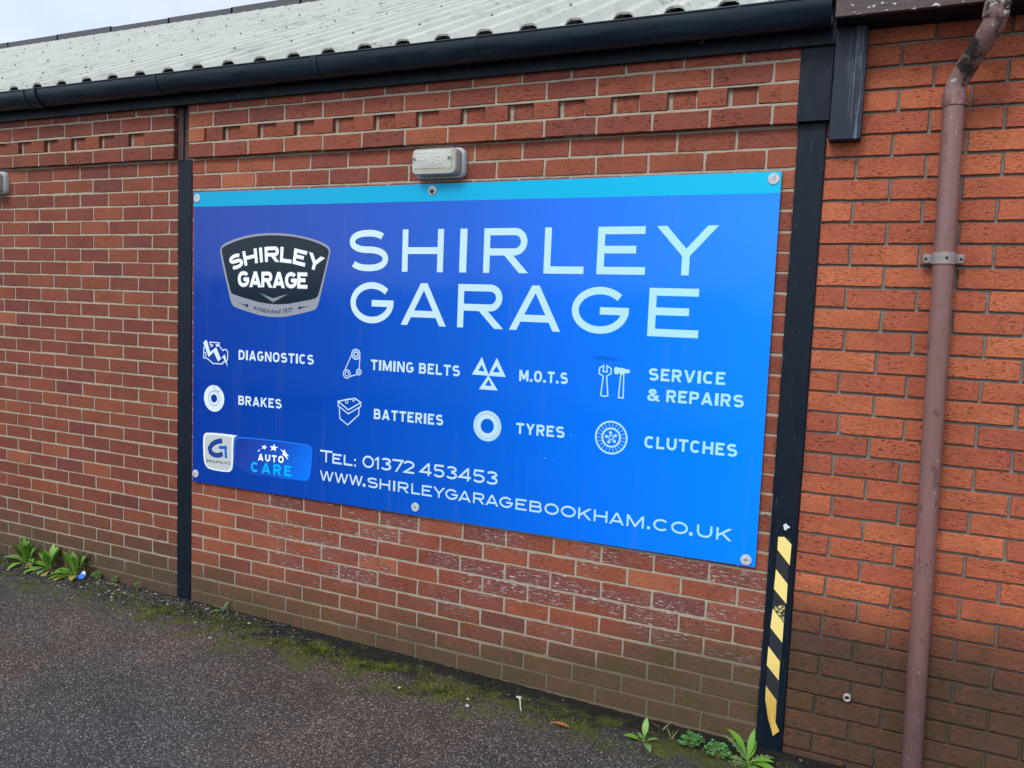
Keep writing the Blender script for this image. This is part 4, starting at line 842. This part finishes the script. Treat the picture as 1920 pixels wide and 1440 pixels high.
big = m_asph.noise(0.9, off=(2, 5, 0), det=4); c = m_asph.mix(m_asph.rng(big, 0.40, 0.62), m_asph.mix(0.5, c, m_asph.mix(1.0, c, (0.97, 0.98, 1.08), 'MULTIPLY')), m_asph.mix(1.0, c, (1.22, 1.0, 0.88), 'MULTIPLY'))
c = m_asph.mix(m_asph.rng(m_asph.noise(2.2, off=(0, 3, 0), det=5), 0.3, 0.75, 0.0, 0.5), c, m_asph.mix(1.0, c, (0.6, 0.6, 0.6), 'MULTIPLY'))
c = m_asph.mix(m_asph.rng(m_asph.noise(1.1, off=(7, 3, 0), det=3), 0.45, 0.75, 0.0, 0.35), c, m_asph.mix(1.0, c, (1.8, 1.75, 1.7), 'MULTIPLY'))
edge = m_asph.math('ADD', y, m_asph.math('MULTIPLY', m_asph.math('SUBTRACT', m_asph.noise(3.2, det=5, rough=0.6), 0.5), 0.42))
c = m_asph.mix(m_asph.rng(edge, -0.27, -0.07, 0, 0.97), c, m_asph.mix(m_asph.noise(60, det=4), (0.004, 0.0045, 0.0045), (0.017, 0.016, 0.013)))
mg = m_asph.math('MULTIPLY', m_asph.math('MULTIPLY', m_asph.rng(edge, -0.50, -0.26), m_asph.rng(y, -0.03, -0.12)), m_asph.rng(m_asph.noise(7, off=(3, 1, 0), det=6, rough=0.7), 0.47, 0.57))
c = m_asph.mix(m_asph.math('MULTIPLY', mg, 0.75), c, m_asph.mix(m_asph.noise(40, det=4), (0.022, 0.027, 0.006), (0.095, 0.10, 0.014)))
oil = m_asph.math('MULTIPLY', m_asph.rng(m_asph.noise(1.7, off=(4, 9, 0), det=6, rough=0.7), 0.60, 0.70), 0.45); c = m_asph.mix(oil, c, (0.018, 0.016, 0.015))
m_asph.color(c); m_asph.rough(m_asph.rng(big, 0.3, 0.7, 0.55, 0.85))
m_asph.bump(m_asph.math('ADD', m_asph.math('MULTIPLY', m_asph.vor(205), -0.8), m_asph.math('MULTIPLY', m_asph.noise(320, det=3), 0.5)), 0.9, 0.004)
mb = MB(); mb.add(vs, fs); g = mb.build('ground', m_asph, smooth=False, normals=False); tag(g, kind='structure')

# loose grit, moss
def blob(mb, x, y, z, r, flat_=0.6, mi=0):
    t = ru(0, 6.3); q = [(r * ru(.7, 1.2) * math.cos(t + k * 1.2566), r * ru(.7, 1.2) * math.sin(t + k * 1.2566)) for k in range(5)]
    mb.add([(x + a, y + b, z + r * flat_ * ru(.1, .5)) for a, b in q] + [(x + ru(-.2, .2) * r, y + ru(-.2, .2) * r, z + r * flat_ * ru(.8, 1.3)), (x, y, z - r * .3)], [(k, (k + 1) % 5, 5) for k in range(5)] + [((k + 1) % 5, k, 6) for k in range(5)], mi)
def fade(y0, y1): return -abs(random.triangular(y0, y1, y0))
m_peb = [Mat('grit_dark', .85, (.02, .017, .015)), Mat('grit_grey', .8, (.065, .06, .055)), Mat('grit_pale', .8, (.22, .20, .17)), Mat('grit_brown', .85, (.05, .033, .022))]
mb = MB()
for i in range(7000):
    x = ru(-2.3, 3.3) if i % 3 == 0 else random.triangular(-2.3, .8, -.6); yy = -abs(random.gauss(0, .13)) - .012
    if x > .5: yy = -abs(random.gauss(0, .17)) - .012
    if yy < -.6 or (x > .5 and rnd() < .55): continue
    r = ru(.0016, .0042) if rnd() < (.86 if x < .6 else .94) else ru(.005, .011)
    blob(mb, x, yy, gh(x, yy) + .001, r, .7, random.choices((0, 1, 2, 3), (5, 4, 1.1, 3))[0])
tag(mb.build('loose_grit', m_peb, normals=False), 'scattered dark grit and small stones along the wall foot', 'gravel', kind='stuff')
m_moss = Mat('yellow_green_moss', .9, spec=.1); m_moss.color(m_moss.mix(m_moss.rng(m_moss.noise(11, det=4), 0.35, 0.65), (0.022, 0.036, 0.006), (0.15, 0.16, 0.018)))
mb = MB(); rm = random.Random(11)
cl = []
for i in range(95):
    x = rm.uniform(-2.2, 3.0)
    base = -.14 if x < .2 else -.20
    cl.append((x, base + rm.gauss(0, .07), rm.uniform(.015, .075), rm.uniform(.25, 1.3)))
for k_ in ((-1.75, -.09, .16, 1.3), (-.55, -.13, .15, 1.2), (-.2, -.17, .16, 1.3), (.15, -.12, .12, 1), (1.05, -.2, .14, 1.1), (1.55, -.24, .15, 1.3), (2.05, -.22, .13, 1.2), (2.3, -.33, .14, 1.2), (2.55, -.40, .12, 1.2), (.75, -.19, .12, 1)): cl.append(k_)
for x, y, r, dn_ in cl:
    for i in range(int(5200 * r * r * 8 * dn_)):
        a, b = rm.gauss(0, r * .62), rm.gauss(0, r * .30); xx, yy = x + a, y + b
        if yy > -.03: continue
        t = rm.uniform(0, 6.3); h = rm.uniform(.003, .010); w_ = rm.uniform(.0016, .0032); z0 = gh(xx, yy) - .001
        mb.add([(xx - w_ * math.cos(t), yy - w_ * math.sin(t), z0), (xx + w_ * math.cos(t), yy + w_ * math.sin(t), z0), (xx + rm.uniform(-.004, .004), yy + rm.uniform(-.004, .004), z0 + h)], [(0, 1, 2)])
tag(mb.build('moss', m_moss, normals=False), 'patches of yellow green moss on the asphalt near the wall', 'moss', kind='stuff')

# ------------------------------------------------------------------ weeds
def leaf_mat(name, c0, c1, trans=.25):
    m = Mat(name, .45, spec=.4); m.color(m.mix(m.noise(28, det=3), c0, c1)); m.b.inputs['Transmission Weight'].default_value = 0
    return m
m_leaf = leaf_mat('fresh_leaf', (.06, .17, .014), (.14, .30, .03)); m_leaf2 = leaf_mat('grey_green_leaf', (.06, .13, .04), (.16, .24, .09)); m_leaf3 = leaf_mat('small_leaf', (.035, .15, .03), (.10, .27, .07)); m_leafy = leaf_mat('yellowing_leaf', (.20, .19, .04), (.33, .24, .08)); m_stem = leaf_mat('pale_stem', (.17, .19, .06), (.27, .24, .11)); m_dry = leaf_mat('dry_stem', (.16, .10, .06), (.27, .19, .12))
def leaf(mb, p, az, el, L, W, bend=.6, mi=0, n=8, fold=.25, stalk=.25, wav=0.0, lobes=0):
    """a blade on a curved midrib: narrow stalk, widest past the middle, folded along the rib"""
    p = Vector(p); d = Vector((math.cos(az) * math.cos(el), math.sin(az) * math.cos(el), math.sin(el))); side = Vector((-math.sin(az), math.cos(az), 0)); vs = []; st = L / n
    for i in range(n + 1):
        t = i / n
        wd = W * (.14 + .0 * t) if t < stalk else W * max(.02, math.sin(math.pi * min(1, ((t - stalk) / (1 - stalk)) ** .8 * .96 + .04)) ** .8)
        if lobes and t > .15: wd *= (.45 + .75 * (i % 2))
        u = d.cross(side).normalized()
        if u.z < 0: u = -u
        off = u * (fold * wd) + side * 0
        vs += [p + side * wd + off + u * ru(-wav, wav), p - u * .0, p - side * wd + off + u * ru(-wav, wav)]
        el -= bend / n * (.5 + t); d = Vector((math.cos(az) * math.cos(el), math.sin(az) * math.cos(el), math.sin(el))); p = p + d * st
    fs = []
    for i in range(n): a = i * 3; fs += [(a, a + 1, a + 4, a + 3), (a + 1, a + 2, a + 5, a + 4)]
    mb.add([tuple(q) for q in vs], fs, mi)
def place(mb, name, mats, label, cat, x, y, group=None):
    o = mb.build(name, mats, None, smooth=True, normals=False, loc=(x, y, gh(x, y))); return tag(o, label, cat, group)
DK = 'broad leaved weeds in a row under the left wall'
# three upright rosettes by the left wall
def rosette(x, y, n_up, hgt, low, label, sd, extra=None):
    random.seed(sd); mb = MB(); b = (x, y, gh(x, y))
    for i in range(n_up):
        az = 2 * math.pi * i / n_up + ru(-.4, .4)
        leaf(mb, (x + .008 * math.cos(az), y + .008 * math.sin(az), b[2]), az, R(ru(66, 84)), hgt * ru(.85, 1.2), ru(.015, .021), ru(.25, .7), 0, 9, .22, .30)
    for az, L, el, mi in low + [(ru(140, 350), ru(.08, .16), ru(5, 45), random.choice((0, 0, 1, 2))) for _ in range(12)]: leaf(mb, b, R(az), R(el), L * 1.1, ru(.016, .023), ru(.8, 1.3), mi, 9, .15, .3)
    for _ in range(7): leaf(mb, (x + ru(-.05, .05), y + ru(-.02, .02), b[2]), ru(0, 6.28), R(ru(30, 85)), ru(.06, .14), .0018, ru(.3, 1.4), random.choice((0, 1, 3)), 7, .1, 0)
    for _ in range(5): leaf(mb, (x + ru(-.06, .06), y + ru(-.05, .01), b[2] + .003), ru(0, 6.28), R(ru(0, 14)), ru(.03, .06), ru(.006, .011), ru(.2, .9), random.choice((1, 2, 3)), 6, .3, .1, .002)
    return place(mb, 'weed_plant', [m_leaf, m_leafy, m_leaf2, m_dry], label, 'weed', x, y, DK)
rosette(-1.505, -.045, 10, .150, [(185, .17, 28, 0), (200, .13, 10, 0), (235, .12, 8, 0), (330, .07, 5, 1), (150, .15, 40, 2)], 'tall clump of upright green leaves leftmost under the left wall', 21)
rosette(-1.285, -.055, 10, .150, [(178, .15, 30, 0), (200, .14, 18, 0), (225, .11, 4, 1), (250, .09, 2, 1), (165, .16, 45, 0)], 'upright green weed with yellow lower leaves, middle of the left row', 22)
rosette(-1.055, -.055, 8, .155, [(190, .15, 38, 0), (185, .14, 14, 0), (225, .13, 6, 2), (245, .13, 0, 2), (262, .12, -2, 2), (205, .12, 12, 2), (300, .06, 8, 1), (20, .05, 25, 1), (10, .14, 62, 0)], 'upright weed with grey green curled leaves beside the blue scrap', 23)
def bushy(x, y, r, n, label, name='weed_plant', group=None, sd=5, mat=m_leaf3, hg=1.0):
    random.seed(sd); mb = MB(); z0 = gh(x, y)
    for i in range(n):
        a = ru(0, 6.28); q = r * math.sqrt(rnd()); hx, hy = x + q * math.cos(a), y + q * math.sin(a) * .8; hz = z0 + hg * (.012 + .045 * (1 - (q / r) ** 2) * rnd() + .008)
        mb.tube([(x + ru(-.01, .01), y + ru(-.01, .01), z0 - .005), ((x + hx) / 2, (y + hy) / 2, (z0 + hz) / 2 + .006), (hx, hy, hz)], .0007, 4, 1, False)
        for k in range(ru(3, 6).__int__()):
            t = ru(0, 6.28); s = ru(.0036, .0062); c_ = Vector((hx + ru(-.007, .007), hy + ru(-.007, .007), hz + ru(-.004, .007))); tl_ = ru(-.5, .5)
            mb.add([tuple(c_ + Vector((s * math.cos(t + j * 1.047), s * .85 * math.sin(t + j * 1.047), s * tl_ * math.cos(j * 1.047)))) for j in range(6)] + [tuple(c_ + Vector((0, 0, -.0012)))], [(j, (j + 1) % 6, 6) for j in range(6)], 0)
    return place(mb, name, [mat, m_stem], label, 'weed', x, y, group)
bushy(-.915, -.028, .035, 22, 'low tuft of tiny round leaves between upright weed and blue scrap', sd=31, hg=.9)
bushy(-.77, -.02, .016, 7, 'very small green sprout right of the blue scrap', sd=32, hg=.7)
bushy(-.565, -.042, .014, 6, 'tiny blue green sprout left of the narrow black column', sd=33, hg=.8)
# small weed near the foot of the narrow column
random.seed(41); mb = MB(); x, y = .065, -.045
for k in range(9): leaf(mb, (x, y, gh(x, y)), ru(0, 6.28), R(ru(25, 70)), ru(.04, .075), ru(.006, .009), ru(.6, 1.2), 0, 6, .2, .45)
place(mb, 'weed_plant', [m_leaf3], 'small green weed right of the narrow black column foot', 'weed', x, y)
# bottom right group
random.seed(51); mb = MB(); x, y = 2.415, -.215; b = (x, y, gh(x, y))
for az, L, el, w_, mi in ((95, .095, 78, .013, 0), (195, .085, 30, .017, 0), (300, .10, 24, .013, 2), (240, .06, 5, .014, 2), (275, .055, 5, .013, 2), (20, .06, 35, .008, 2), (140, .05, 40, .008, 2)): leaf(mb, b, R(az), R(el), L, w_, .7, mi, 8, .15, .3)
place(mb, 'weed_plant', [m_leaf, m_leafy, m_leaf2], 'little rosette weed with one upright leaf, left end of bottom group', 'weed', x, y)
for x, y, sd, lb in ((2.508, -.135, 61, 'thin dry grass sprig beside the small rosette weed'), (2.455, -.075, 62, 'tiny dry grass tuft against the bottom wall edge')):
    random.seed(sd); mb = MB()
    for k in range(7): leaf(mb, (x, y, gh(x, y)), ru(0, 6.28), R(ru(40, 85)), ru(.035, .075), .0014, ru(.2, 1.0), 0, 6, .1, .0)
    place(mb, 'grass_sprig', [m_stem], lb, 'grass', x, y)
bushy(2.590, -.150, .050, 60, 'round leaved creeping weed, left of two small clumps', sd=71, group='creeping weed clumps at the wall foot')
bushy(2.690, -.175, .046, 60, 'round leaved creeping weed clump nearer the black column', sd=72, group='creeping weed clumps at the wall foot')
random.seed(81); mb = MB(); x, y = 2.805, -.165; b = (x, y, gh(x, y))
for az, L, el, w_, bd in ((150, .15, 72, .016, 1.3), (70, .13, 80, .014, .3), (60, .09, 70, .014, .4), (-25, .13, 30, .019, .9), (-50, .13, 18, .018, .8), (-70, .12, 10, .018, .7), (10, .10, 35, .015, .9)): leaf(mb, b, R(az), R(el), L, w_, bd, 0, 9, .18, .3)
for az, L, el in ((160, .13, 52), (185, .11, 20), (215, .12, 12), (240, .12, 8), (265, .11, 4), (30, .11, 30), (120, .10, 40)): leaf(mb, b, R(az), R(el), L, .018, .8, 1, 12, .2, .1, 0, 1)
place(mb, 'weed_plant', [m_leaf, m_leaf2], 'largest bottom weed with jagged leaves at the hazard taped column foot', 'weed', x, y)
# litter
random.seed(91); mb = MB(); x, y = -.985, -.075; z = gh(x, y)
P = [(-.030, -.012, .004), (-.012, -.018, .010), (.012, -.014, .008), (.027, -.004, .010), (.030, .010, .030), (.020, .014, .050), (.006, .012, .047), (-.012, .008, .026), (-.026, .002, .012), (.004, -.008, .030), (.014, -.002, .040)]
mb.add([(x + a, y + b, z + c_) for a, b, c_ in P], [(0, 1, 9, 8), (1, 2, 9), (2, 3, 10, 9), (3, 4, 10), (8, 9, 7), (0, 8, 7)], 0); mb.add([(x + a, y + b, z + c_) for a, b, c_ in P], [(4, 5, 10), (5, 6, 10), (6, 7, 9, 10)], 1)
tag(mb.build('plastic_scrap', [Mat('blue_plastic_film', .3, (.03, .16, .62)), Mat('pale_plastic_film', .3, (.55, .66, .85))], normals=False), 'crumpled blue and white plastic scrap beside the left weeds', 'litter')
for (a, b, lb) in (((-1.10, -.08), (-.99, -.085), 'thin dry twig ending at the blue scrap'), ((-.80, -.05), (-.70, -.045), 'short reddish twig right of the blue scrap')):
    mb = MB(); mb.tube([(a[0], a[1], .004), ((a[0] + b[0]) / 2, a[1] + .008, .007), (b[0], b[1], .004)], [.0022, .002, .0012], 6); tag(mb.build('twig', m_dry), lb, 'twig')
mb = MB(); mb.tube([(1.845, -.155, .008), (1.858, -.165, .009), (1.872, -.19, .007), (1.888, -.225, .004), (1.902, -.248, .003)], [.003, .0038, .003, .0028, .002], 8); mb.tube([(1.838, -.150, .006), (1.862, -.160, .012)], .0045, 8)
tag(mb.build('cable_tie', Mat('bleached_plastic', .6, (.42, .42, .38))), 'bent pale plastic strip lying on the moss below the sign', 'litter')
random.seed(93); mb = MB(); leaf(mb, (2.045, -.275, .004), R(-6), R(14), .085, .011, .5, 0, 8, .3, .1, .002)
tag(mb.build('dead_leaf', [Mat('brown_leaf', .8, (.24, .085, .025))], normals=False), 'curled orange brown dead leaf lying on the asphalt', 'leaf')
random.seed(95)
for x, y, r, lb in ((1.683, -.312, .011, 'pale flat pebble left of the bent plastic strip'), (1.656, -.255, .007, 'small buff pebble nearest the wall above the flat one'), (1.35, -.315, .008, 'lone buff pebble on bare asphalt left of the others')):
    mb = MB()
    for k in range(1): blob(mb, x, y, gh(x, y) + .002, r, .7)
    tag(mb.build('pebble', Mat('pale_stone', .8, (.40, .36, .29))), lb, 'pebble')

# low white wall added unseen behind the camera for the glossy sign to reflect
mb = MB(); mb.box(-16, 12, -9.0, -8.8, -.1, 1.95); mb.box(-16, 12, -9.03, -8.77, 1.95, 2.02)
tag(mb.build('added_reflection_wall', Mat('reflection_wall_white', .9, (.8, .8, .78))), 'low white wall added behind the camera for the sign to reflect', 'wall')
